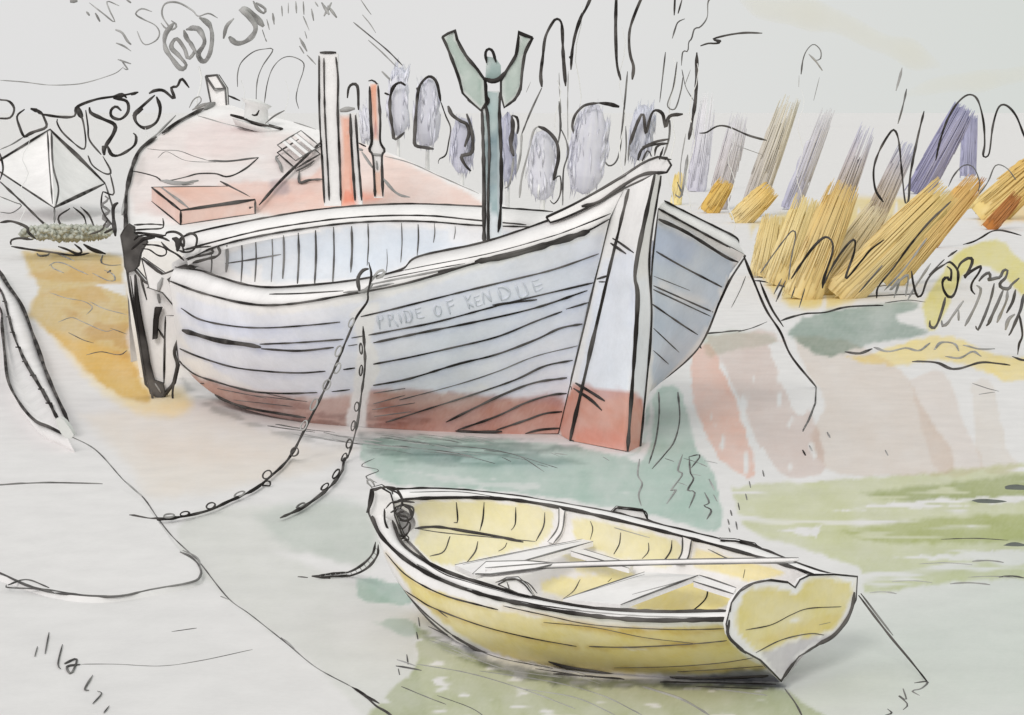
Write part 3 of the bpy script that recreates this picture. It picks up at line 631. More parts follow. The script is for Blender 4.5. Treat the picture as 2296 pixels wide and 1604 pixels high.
chain('mooring_chain', c1, f1, links_along(c1, [(.17,13,6,5,2),(.25,15,7,7,2),(.29,15,7,-6,2),(.34,15,9,0,2),(.40,17,7,7,2),(.46,14,7,5,2),(.53,12,10,-3,1),(.62,13,10,8,1),(.64,12,9,-8,1),(.71,14,6,5,2),(.79,12,8,8,1),(.86,12,6,5,1),(.9,14,5,6,2)]),
      'longer mooring chain hanging off the boat rail and trailing left over the shore', 'chains hanging from the boat')
c2 = Z5([(1590,950),(1602,1170),(1582,1350),(1545,1590)]) + Z7([(1780,120),(1720,210),(1640,280),(1550,340),(1450,385)])
f2 = lambda y: 19.9 - (y - 730) / 340 * .9 if y < 1050 else None
chain('mooring_chain', c2, f2, links_along(c2, [(.1,14,4,8,1),(.2,14,4,8,1),(.36,12,6,7,1),(.45,13,5,8,1),(.53,12,7,7,1),(.6,13,6,7,1),(.68,14,6,8,1),(.76,12,6,8,1),(.9,12,4,6,3)]),
      'shorter scalloped chain hanging down the red bottom of the big boat', 'chains hanging from the boat')
fa = MB()
for pts, w, m in [(Z5([(1570,740),(1560,660),(1590,610),(1625,600)]), 10, 1), (Z5([(1640,680),(1680,620),(1720,610),(1710,640),(1670,660)]), 10, 2), (Z5([(1560,740),(1600,735),(1650,690)]), 12, 2)]: ink_at(fa, pts, 19.9, w, m)
fa.build('fairlead', [M_TIMBER, INK, INKG], boat)
wl = MB(); 
q = spline([(1667,572,21.35),(1688,625,21.7),(1718,695,22.2),(1750,745,22.9),(1775,800,23.6),(1830,868,24.27)], 40); V = [P(*p) for p in q]
wl.tube(V, [.013] * 40, 1); wl.tube([v + Vector((.05, 0, .02)) for v in V[8:22]], .012, 1)
wl.tube([V[-1], G(1828,905), G(1812,945), G(1800,968)], .012, 2)
tag(wl.build('mooring_line', [M_ROPE, INK, INKM]), 'dark mooring line running from the big boat bow down to the pink mud', 'rope')

# ================================================================== YELLOW DINGHY
ding = thing('rowing_dinghy', 'small yellow clinker rowing dinghy with white rails and heart shaped transom', 'dinghy', G(1320, 1500))
n_o = [(832,1150,13.35),(856,1203,13.1),(918,1260,12.8),(1003,1305,12.45),(1117,1342,12.0),(1275,1373,11.6),(1445,1390,11.35),(1636,1388,11.15)]
n_i = [(880,1170,13.25),(907,1226,13.0),(986,1277,12.6),(1083,1311,12.25),(1196,1342,11.95),(1332,1366,11.65),(1480,1374,11.45),(1628,1372,11.3)]
f_o = [(836,1099,13.42),(992,1096,13.55),(1162,1113,13.5),(1372,1149,13.2),(1485,1178,12.95),(1615,1209,12.65),(1700,1229,12.5),(1842,1283,12.22),(1915,1293,12.15)]
f_i = [(880,1130,13.3),(930,1120,13.33),(1105,1119,13.35),(1247,1138,13.2),(1445,1183,12.8),(1672,1243,12.35),(1785,1277,12.05),(1840,1300,11.95)]
n_b = [(850,1215,13.35),(901,1317,13.05),(1003,1424,12.65),(1105,1470,12.35),(1275,1506,12.05),(1502,1524,11.85),(1751,1530,11.74)]
dh = MB(); ND = 200
T = C3(n_o, ND); B = C3(n_b, ND); rows = []
for j in range(44):
    s = j / 43; rows.append([])
    for i in range(ND):
        t = i / (ND - 1); bul = .16 * min(1, t * 5) * min(1, (1.15 - t) * 3)
        m = (T[i] + B[i]) / 2 + Vector((-.45, -.7, -.22)) * bul
        rows[-1].append(T[i] * (1 - s) ** 2 + m * 2 * s * (1 - s) + B[i] * s * s)
dh.grid(rows)
FT = C3(f_o, ND); FB = C3([(852,1215,13.4),(920,1330,13.3),(1100,1400,13.3),(1300,1440,12.9),(1500,1470,12.5),(1751,1530,11.8)], ND)
dh.grid([[a.lerp(b, k / 12) + Vector((.3, .45, -.1)) * (.5 * (k / 12) * (1 - k / 12)) for a, b in zip(FT, FB)] for k in range(13)])
dh.grid([rows[-1], FB])
db = dh.bvh()
DS = [(Z8([(175,365),(260,455),(400,530),(560,575),(620,590)]), 4), (Z8([(215,490),(300,545),(370,585),(560,655),(750,702),(930,735)]), 4), (Z8([(980,735),(1100,738),(1220,735),(1400,724),(1525,712)]), 4),
      (Z8([(640,575),(800,610),(1000,650),(1300,668),(1520,665)]), 3), (Z8([(800,640),(1000,660),(1200,700),(1390,722)]), 2), (Z8([(1080,820),(1300,815),(1500,800),(1630,780)]), 3), (Z8([(1330,835),(1500,825),(1680,812)]), 3), (Z8([(380,590),(420,620)]), 3)]
for pts, w in DS: ink_on(dh, db, pts, w)
ink_on(dh, db, Z8([(165,380),(220,480),(330,600),(440,690)]), 6)
ink_on(dh, db, Z8([(440,690),(560,755),(700,800),(900,840),(1100,860),(1300,868),(1500,872),(1700,876)]), 12)
ink_on(dh, db, Z8([(820,795),(900,815),(1000,830),(1080,845)]), 12); ink_on(dh, db, Z8([(1300,855),(1500,858),(1690,850)]), 10)
yel = (204,192,140)
dw = [W([(876,1252),(930,1300),(1010,1335),(1120,1366),(1280,1396),(1450,1408),(1628,1402),(1640,1440),(1680,1478),(1720,1500),(1600,1512),(1400,1512),(1250,1500),(1120,1468),(1040,1430),(960,1370),(905,1310)], yel, 1.05, 7, vary=.3),
      W([(1000,1380),(1300,1450),(1600,1440),(1500,1500),(1250,1490)], (206,190,128), .3, 40), W([(1100,1360),(1400,1400),(1620,1420),(1400,1430)], (200,180,120), .5, 20),
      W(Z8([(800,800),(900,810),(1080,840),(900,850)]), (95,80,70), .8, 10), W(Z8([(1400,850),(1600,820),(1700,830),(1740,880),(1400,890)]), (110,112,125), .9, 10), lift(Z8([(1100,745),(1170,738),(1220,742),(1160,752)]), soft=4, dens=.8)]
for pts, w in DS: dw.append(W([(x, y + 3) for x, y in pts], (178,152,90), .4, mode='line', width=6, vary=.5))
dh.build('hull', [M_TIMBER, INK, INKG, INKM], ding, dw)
# inside
di = MB(); fl = C3([(905,1200,13.2),(1000,1290,13.0),(1130,1360,12.8),(1290,1408,12.5),(1480,1425,12.1),(1690,1430,11.7)], ND)
FI = C3(f_i, ND); NI = C3(n_i, ND)
di.grid([[a.lerp(b, k / 30) + Vector((.35, .5, -.12)) * (1.1 * (k / 30) * (1 - k / 30)) for a, b in zip(FI, fl)] for k in range(31)])
di.grid([[a.lerp(b, k / 12) + Vector((-.25, -.3, -.1)) * (.5 * (k / 12) * (1 - k / 12)) + Vector((0, .03, -.03)) for a, b in zip(NI, fl)] for k in range(13)])
dib = di.bvh()
for pts, w in [([(455,165),(460,240),(445,245)], 4), ([(565,165),(560,230),(548,278)], 4), ([(690,185),(688,250),(672,275)], 4), ([(805,205),(800,260),(770,318)], 4), ([(985,240),(995,270),(985,312)], 3), ([(1105,285),(1100,330),(1078,370)], 4), ([(1215,325),(1215,360),(1190,388)], 4), ([(1308,315),(1302,360),(1265,410)], 4),
               ([(430,300),(405,360),(350,378)], 4), ([(540,320),(530,360),(495,405)], 4), ([(655,325),(645,345),(622,358)], 4), ([(978,375),(970,395),(955,405)], 3), ([(945,470),(920,515),(880,545)], 3), ([(1070,465),(1055,480)], 3), ([(1450,500),(1445,540),(1420,570),(1380,602)], 4), ([(1515,380),(1510,412)], 3), ([(1597,430),(1590,465)], 3)]:
    ink_on(di, dib, Z8(pts), w, 1)
ink_on(di, dib, Z8([(290,268),(380,262),(500,280),(620,300),(720,322)]), 8, 1); ink_on(di, dib, Z8([(300,270),(400,285),(560,300),(768,320)]), 3, 3)
ink_on(di, dib, Z8([(930,345),(1000,370),(1130,412)]), 4, 2); ink_on(di, dib, Z8([(1080,265),(1220,305)]), 3, 2); ink_on(di, dib, Z8([(1450,350),(1540,390),(1640,405)]), 3, 3)
di.build('inner_planking', [M_TIMBER, INK, INKG, INKM], ding,
  [W(Z8([(270,185),(360,160),(600,160),(830,190),(845,280),(790,330),(640,370),(470,410),(370,400),(290,330),(310,260)]), (211,203,163), 1, 6), W(Z8([(905,230),(1000,235),(1200,280),(1350,330),(1320,415),(1200,410),(960,340)]), (211,203,163), 1, 6), W(Z8([(1400,340),(1560,390),(1760,440),(1640,480),(1480,440),(1390,420)]), (216,202,146), .9, 6),
   W(Z8([(860,360),(1000,380),(1160,415),(1040,450),(930,430)]), (211,203,163), .9, 6), W(Z8([(780,470),(950,455),(1170,440),(1000,520),(880,545),(800,520)]), (220,206,148), .9, 6), W(Z8([(1130,570),(1260,510),(1400,470),(1540,520),(1500,590),(1380,605),(1200,600)]), (218,202,134), 1, 6),
   lift(Z8([(835,190),(880,190),(870,280),(815,340),(780,330),(830,280)]), soft=4), lift(Z8([(1345,310),(1395,310),(1380,400),(1330,425),(1350,370)]), soft=4)])
for pts in (Z8([(868,195),(862,270),(815,335)]), Z8([(892,198),(880,280),(845,330)]), Z8([(1358,308),(1352,370),(1322,420)]), Z8([(1392,312),(1380,380),(1362,412)])):
    pass
kmb = None
for a, b in ((Z8([(868,190),(862,270),(815,335)]), Z8([(892,193),(880,280),(845,332)])), (Z8([(1356,306),(1352,370),(1320,420)]), Z8([(1392,310),(1380,380),(1360,414)]))):
    kmb = MB(); r = []
    for C in (a, b):
        h = [cast(dib, p[0], p[1]) for p in spline(C, 14)]; h = [x for x in h if x is not None]; r.append([x + Vector((-.01, -.03, .012)) for x in h])
    n = min(len(r[0]), len(r[1]))
    if n > 2:
        kmb.grid([r[0][:n], r[1][:n]]); kmb.grid([[x + Vector((.01, .03, -.012)) for x in r[0][:n]], r[0][:n]]); kmb.grid([r[1][:n], [x + Vector((.01, .03, -.012)) for x in r[1][:n]]])
        kmb.tube(r[0][:n], .005, 1); kmb.tube(r[1][:n], .005, 1)
        kmb.build('knee', [M_TIMBER, INKM], ding)
# rails
mb, b_ = rail('rail', n_o, n_i, 120, .03, lines=[(Z8([(300,410),(400,475),(500,510),(640,548),(760,575)]), 8, 2), (Z8([(640,545),(800,575),(960,596)]), 5, 1), (Z8([(900,590),(1060,606),(1250,618),(1510,622)]), 6, 2)])
for pts, w in [(Z8([(250,345),(390,440),(500,480),(640,520),(760,550)]), 3)]: ink_on(mb, b_, pts, w, 1)
mb.build('gunwale', [M_TIMBER, INK, INKG], ding)
mb, b_ = rail('rail', f_o, f_i, 120, .03, lines=[(Z8([(270,125),(480,125),(700,160),(1000,210)]), 3, 3), (Z8([(1080,235),(1300,285),(1550,350),(1720,405)]), 4, 2)])
mb.build('gunwale', [M_TIMBER, INK, INKG, INKM], ding)
# stem
mb = MB()
prism(mb, [(826,1150),(832,1098),(852,1092),(880,1112),(886,1160),(916,1238),(884,1240),(850,1200)], 13.3, .08, 5, smooth=2)
mb.tube([P(*p) for p in spline([(836,1095,13.25),(834,1120,13.25),(822,1150,13.25)], 10)], .012, 1)
ink_at(mb, [(833,1092),(822,1080),(832,1076),(840,1090)], 13.28, 6, 2); 
mb.tube([P(*p) for p in spline([(852,1215,13.28),(870,1250,13.2),(901,1312,13.0),(960,1385,12.8),(1003,1424,12.62)], 24)], .011, 1)
mb.build('stem_post', [M_TIMBER, INK, INKG], ding)
# transom
mb = MB()
tr = [(1632,1384),(1640,1352),(1660,1326),(1690,1308),(1729,1300),(1765,1305),(1783,1318),(1794,1300),(1815,1290),(1870,1288),(1922,1293),(1919,1345),(1898,1390),(1870,1424),(1830,1450),(1791,1472),(1768,1500),(1752,1528),(1730,1505),(1706,1481),(1655,1453),(1632,1424),(1628,1400)]
ty = lambda x, y: 11.12 + (x - 1632) / 289 * 1.0
prism(mb, tr, ty, 0, 4, dvec=(-.012, .03, 0), back=False)
tb = mb.bvh()
for pts, w, m in [(Z8([(1600,670),(1700,650),(1780,610),(1850,585),(1978,578)]), 3, 1), (Z8([(1640,760),(1740,710),(1850,685),(1910,690)]), 3, 1), (Z8([(1535,630),(1530,690),(1570,735),(1610,770)]), 11, 1), (Z8([(2030,520),(2010,610),(1950,690),(1880,730)]), 11, 1), (Z8([(1890,650),(1935,640)]), 2, 3), (Z8([(1815,455),(1860,450),(1960,452)]), 4, 1), (Z8([(1540,600),(1545,560),(1580,510),(1640,480),(1700,475),(1770,485)]), 4, 1), (Z8([(1740,870),(1800,790),(1880,730)]), 8, 1)]:
    ink_on(mb, tb, pts, w, m)
mb.build('transom', [M_TIMBER, INK, INKG, INKM], ding,
  [W([(1648,1378),(1668,1335),(1700,1316),(1760,1322),(1786,1335),(1812,1300),(1905,1304),(1905,1350),(1880,1400),(1850,1418),(1760,1442),(1700,1462),(1655,1420)], (205,193,140), 1.05, 6), W([(1705,1462),(1770,1440),(1860,1422),(1830,1446),(1790,1470),(1752,1522),(1725,1490)], (178,174,178), .95, 6), W([(1680,1440),(1780,1400),(1890,1370),(1860,1420),(1740,1450)], (200,182,124), .3, 12), lift([(1768,1390),(1790,1380),(1800,1386),(1775,1398)], soft=3, dens=.8)])
# thwarts, rowlocks
def plank(name, q, th=.03, lines=(), ink=4):
    mb = MB(); v = [P(*p) for p in q]; dn = Vector((0, 0, -th)); w = [x + dn for x in v]
    n = 10
    mb.grid([[v[0].lerp(v[1], k / n) for k in range(n + 1)], [v[3].lerp(v[2], k / n) for k in range(n + 1)]])
    for a, b in ((0, 1), (1, 2), (2, 3), (3, 0)): mb.poly([v[a], w[a], w[b], v[b]])
    mb.poly(w[::-1]); b_ = mb.bvh()
    for a, b in ((0, 1), (3, 2)): mb.tube([v[a].lerp(v[b], k / 8) for k in range(9)], ink / 2 / F * 12.3, 1)
    for pts, w_, m in lines: ink_on(mb, b_, pts, w_, m)
    return mb.build(name, [M_TIMBER, INKM, INKG], ding)
plank('thwart', [(1020,1267,12.7),(1306,1209,13.05),(1330,1214,12.95),(1066,1288,12.45)], lines=[(Z8([(480,412),(700,365),(950,318)]), 3, 2)])
plank('thwart', [(1262,1344,11.95),(1445,1283,12.5),(1566,1290,12.2),(1392,1356,11.6)], lines=[(Z8([(900,540),(1100,480),(1200,450)]), 3, 2), (Z8([(1150,530),(1300,490),(1400,460)]), 4, 2)])
plank('side_bench', [(1568,1290,12.25),(1650,1318,11.95),(1644,1332,11.9),(1555,1304,12.15)])
plank('side_bench', [(1290,1226,12.95),(1420,1266,12.7),(1410,1274,12.6),(1280,1236,12.85)], ink=3)
def bracket(pts_list, Y, poly=None):
    mb = MB()
    if poly: prism(mb, poly, Y, .06, 4, inkmat=1)
    for pts, w, m in pts_list: ink_at(mb, pts, Y - .02, w, m)
    mb.build('rowlock', [M_TIMBER, INK, INKG], ding)
bracket([(Z8([(610,482),(650,470),(690,468),(725,490),(752,525)]), 5, 1), (Z8([(690,466),(740,485),(775,525)]), 3, 1), (Z8([(655,480),(665,510)]), 5, 1)], 11.95, Z8([(620,490),(655,472),(700,470),(735,500),(765,540),(700,525)]))
bracket([(Z8([(1070,205),(1100,185),(1200,200),(1215,240),(1270,258)]), 5, 1)], 13.18, Z8([(1065,212),(1090,188),(1195,200),(1215,240),(1265,262),(1150,240)]))
bracket([(Z8([(1560,320),(1600,320),(1660,345),(1700,385),(1770,400)]), 5, 1), (Z8([(1570,310),(1640,340)]), 6, 1)], 12.55, Z8([(1500,315),(1560,318),(1640,335),(1690,385),(1620,370)]))
# oar and boathook lying across the thwarts
oar = MB()
q = spline([(1088,1290,12.45),(1250,1279,12.4),(1500,1272,12.15),(1790,1268,11.85)], 40); V = [P(*p) + Vector((0, 0, .03)) for p in q]
oar.tube(V, [.015] * 40, 0, sides=8, wob=.05); oar.tube([v + Vector((0, -.01, .014)) for v in V], .0035, 1); oar.tube([v + Vector((0, -.012, -.014)) for v in V], .0035, 1)
bl = [P(*p) + Vector((0, -.02, .03)) for p in [(1060,1297,12.5),(1090,1270,12.55),(1180,1268,12.5),(1250,1274,12.42),(1200,1286,12.4),(1100,1298,12.42)]]
oar.poly(bl); oar.poly([v + Vector((0, .01, -.02)) for v in bl][::-1]); oar.tube(bl + [bl[0]], .005, 1)
tag(oar.build('oar', [M_TIMBER, INKM]), 'pale oar lying lengthways over the seats of the yellow dinghy', 'oar')
bc = MB()
for pts, w in [([(125,118),(170,105),(215,110),(240,150),(235,190)], 7), ([(180,110),(225,130),(245,170)], 5), ([(170,190),(175,250),(210,310),(245,345)], 6), ([(175,190),(200,165),(240,160),(290,165)], 5), ([(210,185),(250,175),(285,190),(275,230),(240,235),(225,210),(250,200)], 6), ([(240,170),(270,190),(280,220)], 9), ([(205,200),(230,215),(260,225),(262,250),(240,270),(225,250)], 6), ([(230,235),(270,245),(268,280),(240,300),(230,290)], 5), ([(225,300),(255,295),(268,310),(245,318)], 4), ([(270,255),(262,290),(225,320)], 4), ([(195,205),(225,190)], 6)]:
    ink_at(bc, Z8(pts), lambda x, y: 13.22 - (x - 830) * .001, w, 1, step=4, depth=.02)
tag(bc.build('rope_coil', [M_ROPE, INK]), 'curled rope coil hung in the pointed bow of the yellow dinghy', 'rope')
pt = MB(); a = spline([(842,1216,13.2),(836,1240,13.4),(818,1262,13.9),(790,1280,14.4),(750,1291,14.42),(712,1295,14.35)], 30); b = spline([(848,1222,13.2),(846,1245,13.35),(826,1272,13.8),(796,1288,14.3),(752,1298,14.33),(712,1298,14.3)], 30)
Va = [P(*p) for p in a]; Vb = [P(*p) for p in b]
Va = [v if v.z > .012 else Vector((v.x, v.y, .012)) for v in Va]; Vb = [v if v.z > .012 else Vector((v.x, v.y, .012)) for v in Vb]
pt.tube(Va, .008, 1); pt.tube(Vb, .008, 1)
for k in range(2, 29, 2): pt.tube([Va[k], Vb[k]], .006, 2)
ink_ground(pt, [(668,1294),(690,1296)], 7); ink_ground(pt, [(700,1293),(722,1296),(740,1298)], 12)
tag(pt.build('painter_rope', [M_ROPE, INK, INKG]), 'twisted painter rope leading from the yellow dinghy bow onto the shore', 'rope')
sl = MB(); V = [P(*p) for p in spline([(1925,1335,12.1),(1990,1420,12.0),(2040,1480,11.9),(2080,1530,11.72)], 24)]
sl.tube(V, .006, 1); sl.tube([v + Vector((.012, 0, .01)) for v in V[:12]], .005, 2)
for pts in [[(2050,1532),(2080,1530),(2065,1545),(2045,1550),(2062,1560)], [(2025,1545),(2032,1570),(2015,1560),(2035,1580),(2025,1592)], [(1990,1590),(2000,1600),(1985,1604)]]: ink_ground(sl, pts, 5, 2)
tag(sl.build('stern_line', [M_ROPE, INK, INKM]), 'thin taut stern line from the dinghy transom into the pale water', 'rope')

# ================================================================== PINK BARGE BEHIND
p1, p2, p3 = P(290, 530, 25.2), P(470, 240, 33.0), P(1180, 485, 26.2)
nrm = (p2 - p1).cross(p3 - p1).normalized()
def deck_pt(x, y, lift_=0):
    d = Vector(((x - CX) / F, 1, -(y - YH) / F)); t = nrm.dot(p1 - ORG) / nrm.dot(d); return ORG + d * t + nrm * (lift_ if nrm.z > 0 else -lift_)
def deckY(x, y): return deck_pt(x, y).y
barge = thing('moored_barge', 'broad barge with rounded end and pale pink deck lying behind the big boat', 'barge', Vector((-2.2, 28.5, 0)))
outline = [tuple(p) for p in spline([(278,540),(276,470),(284,400),(300,355),(320,330),(370,290),(420,258),(462,238),(500,232),(560,250),(650,272),(740,300),(860,338),(980,390),(1090,440),(1190,492),(1230,515)], 60)] + [(1230, 540), (700, 545)]
dk = MB(); gx, gy = np.meshgrid(np.arange(262, 1245, 6.0), np.arange(224, 548, 6.0)); gx, gy = gx.ravel(), gy.ravel()
d, ins_ = seg_dist(gx, gy, outline, True); kk = ins_ & (d > 3); nb = len(outline)
V2, _, F2, *_r = delaunay_2d_cdt([Vector(p) for p in outline] + [Vector((a, b)) for a, b in zip(gx[kk], gy[kk])], [(i, (i + 1) % nb) for i in range(nb)], [], 1, 1e-4)
dk.v = [tuple(deck_pt(v.x, v.y)) for v in V2]; dk.f = [tuple(f) for f in F2]; dk.m = [0] * len(dk.f)
dkb = BVHTree.FromPolygons([Vector(v) for v in dk.v], dk.f)
for pts, w, m in [(Z1([(820,1190),(850,1150),(940,1160),(1050,1190),(1100,1220),(1250,1190),(1330,1170),(1450,1170),(1530,1190),(1640,1140),(1735,1060)]), 6, 1), (Z1([(1735,1060),(1600,1080),(1500,1088),(1400,1082)]), 8, 3), (Z1([(1400,1080),(1300,1050),(1200,1015),(1080,1010),(990,1000)]), 3, 3), (Z1([(1060,1060),(1120,1020),(1250,1080),(1450,1092)]), 2, 3),
                  (Z1([(1080,1215),(1200,1240),(1330,1215)]), 16, 2), (Z1([(1120,1225),(1230,1245),(1300,1235)]), 4, 3), (Z1([(1330,780),(1500,830),(1640,862)]), 4, 2), (Z1([(1770,740),(1900,780),(2130,850)]), 4, 2), (Z1([(1760,765),(1900,800),(2120,870)]), 5, 2), (Z1([(1180,750),(1330,775)]), 5, 2),
                  (Z2([(520,1050),(700,1100),(900,1190),(1150,1300)]), 4, 2), (Z2([(530,1005),(750,1080),(950,1170),(1150,1265)]), 5, 2), (Z2([(1330,1345),(1450,1400),(1480,1440)]), 4, 2), (Z2([(1340,1420),(1420,1435)]), 3, 3), (Z2([(1380,1495),(1530,1492)]), 5, 1), (Z2([(1300,1505),(1430,1530)]), 4, 1)]:
    ink_on(dk, dkb, pts, w, m)
dk.build('deck', [M_TIMBER, INK, INKG, INKM], barge,
  [W([(300,500),(290,420),(320,340),(400,275),(470,262),(560,290),(700,310),(720,430),(600,470),(430,500)], (210,199,197), .95, 14), W([(480,410),(700,390),(730,300),(880,350),(1080,450),(1060,500),(760,490),(560,480)], (212,188,180), .95, 10, vary=.3), W([(560,440),(760,420),(900,430),(800,480),(600,480)], (220,192,180), .4, 20),
   W([(740,420),(830,430),(860,450),(760,455)], (220,150,128), .6, 14), W([(420,290),(520,250),(600,280),(560,340),(420,350)], (215,206,206), .6, 20), W([(600,410),(640,400),(650,430),(610,440)], (160,165,178), .7, 9), lift([(262,480),(350,478),(420,500),(520,515),(520,575),(262,575)], soft=10), lift([(440,350),(600,380),(560,395),(420,380)], soft=8, dens=.35), lift([(560,345),(610,350),(580,362)], soft=6, dens=.5), W([(300,380),(320,350),(330,380),(310,420)], (190,190,190), .6, 8)])
side = MB(); O = [deck_pt(x, y) for x, y in outline]; O2 = O + [O[0]]
side.grid([[v for v in O2], [Vector((v.x * .97 - .05, v.y + (.0 if v.y < 27 else -.3), max(0, v.z * .4))) for v in O2], [Vector((v.x * .94 - .1, v.y + (.15 if v.y < 27 else -.6), -.02)) for v in O2]])
side.build('hull', [M_TIMBER, INK], barge, base=col(213,211,209))
rl = MB()
for pts, w, m in [(Z1([(850,1600),(845,1450),(845,1350),(860,1250),(900,1100),(950,1010),(1050,935)]), 9, 0), (Z1([(1090,910),(1200,830),(1370,740)]), 9, 0), (Z1([(820,1460),(850,1300),(870,1180),(930,1030),(1050,920),(1180,790)]), 6, 1), (Z1([(1530,655),(1610,690)]), 7, 0), (Z1([(1370,745),(1450,700)]), 12, 1), (Z1([(775,1600),(760,1420),(790,1380)]), 9, 0)]:
    q = spline(pts, step=6); rl.tube([deck_pt(p[0], p[1], .03) for p in q], [w / 2 / F * 28] * len(q), m)
rl.build('rail', [INK, INKG], barge)

def post(name, label, cat, polys, strokes, Yb, washes_, group=None, thick=.16):
    mb = MB(); pmin = None
    for poly in polys: prism(mb, poly, Yb, thick, 0, edges=False)
    for pts, w, m in strokes:
        ink_at(mb, pts, Yb - .012, w, m); 
    return tag(mb.build(name, [M_TIMBER, INK, INKG], None, washes_), label, cat, group)
YB = 25.6
post('mooring_post', 'tall white square mooring post, leftmost of three on the pink deck', 'post', [[(715,120),(757,120),(765,462),(727,462)]],
     [([(715,125),(716,250),(722,360),(727,455)], 6, 1), ([(726,130),(728,250),(735,380),(738,450)], 5, 1), ([(753,128),(758,180),(757,250),(762,380),(764,450)], 7, 1), ([(717,118),(754,118)], 9, 1)], YB, [], 'posts on the pink deck')
post('mooring_post', 'short white post with grey cap and red board, middle one on the pink deck', 'post', [[(785,255),(798,255),(812,462),(797,462)], [(760,257),(786,256),(797,462),(766,462)]],
     [([(785,255),(788,330),(796,450)], 8, 1), ([(797,258),(803,350),(811,450)], 7, 1), (Z2([(220,745),(260,735),(320,730)]), 14, 2), (Z2([(270,660),(280,590),(310,565),(340,590),(345,740)]), 8, 1)], YB,
     [W([(760,257),(782,257),(792,400),(796,470),(766,470)], (224,168,150), 1.1, 3), W([(766,430),(800,430),(800,470),(766,470)], (222,150,130), .7, 8)], 'posts on the pink deck')
post('mooring_post', 'slim red post with a swollen collar and raking brace, rightmost on the pink deck', 'post', [Z2([(418,560),(475,560),(490,950),(520,1005),(505,1050),(512,1330),(448,1330),(438,1050),(418,1010),(430,950)])],
     [(Z2([(418,580),(425,800),(432,950),(416,1005),(440,1050),(450,1200),(455,1320)]), 8, 1), (Z2([(475,575),(490,800),(490,950),(520,1010),(502,1050),(505,1200),(508,1320)]), 8, 1), (Z2([(410,545),(440,540),(472,565)]), 7, 1), (Z2([(440,1035),(480,1040),(505,1040)]), 8, 2), (Z2([(465,1080),(470,1140)]), 8, 2), (Z2([(345,960),(395,985)]), 6, 1), (Z2([(365,1020),(440,1130)]), 9, 2), (Z2([(510,1200),(560,1260),(620,1310),(690,1325)]), 8, 2), (Z2([(540,1250),(600,1300),(640,1320)]), 4, 2), (Z2([(345,1000),(375,1010)]), 12, 2)], YB - .1,
     [W(Z2([(420,570),(475,570),(488,900),(435,900)]), (226,165,145), 1.1, 3), W(Z2([(430,800),(490,800),(490,900),(432,900)]), (150,120,130), .7, 8), W(Z2([(450,1150),(510,1150),(510,1330),(450,1330)]), (226,175,155), .9, 3)], 'posts on the pink deck')
def on_deck(name, label, cat, build, washes_=(), group=None, base=None):
    mb = MB(); build(mb); return tag(mb.build(name, [M_TIMBER, INK, INKG, INKM], None, washes_, base), label, cat, group)
def hatch(mb):
    def q(x, y, h=0): return deck_pt(x, y) + Vector((0, 0, h))
    b = [q(340,452), q(405,505), q(572,480), q(512,450)]
    H = .17; t = [v + Vector((0, 0, H)) for v in b]
    n = 8
    mb.grid([[t[0].lerp(t[3], k / n) for k in range(n + 1)], [t[1].lerp(t[2], k / n) for k in range(n + 1)]])
    for i in range(4):
        j = (i + 1) % 4; mb.grid([[b[i].lerp(b[j], k / n) for k in range(n + 1)], [t[i].lerp(t[j], k / n) for k in range(n + 1)]])
    for a, c, w, m in [(t[0], t[1], 7, 1), (t[1], t[2], 8, 1), (t[3], t[0], 4, 1), (b[0], b[1], 5, 1), (b[1], b[2], 4, 1), (t[1], b[1], 6, 1), (t[2], b[2], 5, 1)]:
        mb.tube([a.lerp(c, k / 8) for k in range(9)], w / 2 / F * 26, m)
    s = .86; mb.tube([t[0].lerp(t[3], .12).lerp(t[1].lerp(t[2], .12), k / 8) for k in range(9)], .02, 2)
on_deck('deck_hatch', 'low orange red hatch box on the left of the pink deck', 'hatch', hatch, [W([(300,380),(620,380),(620,530),(300,530)], (204,166,152), 1.0, 3, vary=.5, smooth=False)])
def rod(pts, w, m=1, ring=None):
    def f(mb):
        q = spline(pts, step=8); mb.tube([deck_pt(p[0], p[1], .06 + .0 * i) for i, p in enumerate(q)], [w / 2 / F * 27] * len(q), m)
        if ring:
            x, y, r = ring; mb.tube([deck_pt(x + r * math.cos(a), y + r * math.sin(a), .08) for a in np.linspace(0, 6.283, 13)], .02, m, taper=False)
    return f
on_deck('boat_hook', 'long dark pole lying slanted across the middle of the pink deck', 'pole', rod(Z1([(1740,1410),(1900,1230),(2160,980)]), 7))
on_deck('boom_strut', 'short dark strut ending in a ring near the orange hatch', 'pole', rod(Z1([(1480,1250),(1590,1310),(1700,1375)]), 6, 1, (560,472,9)))
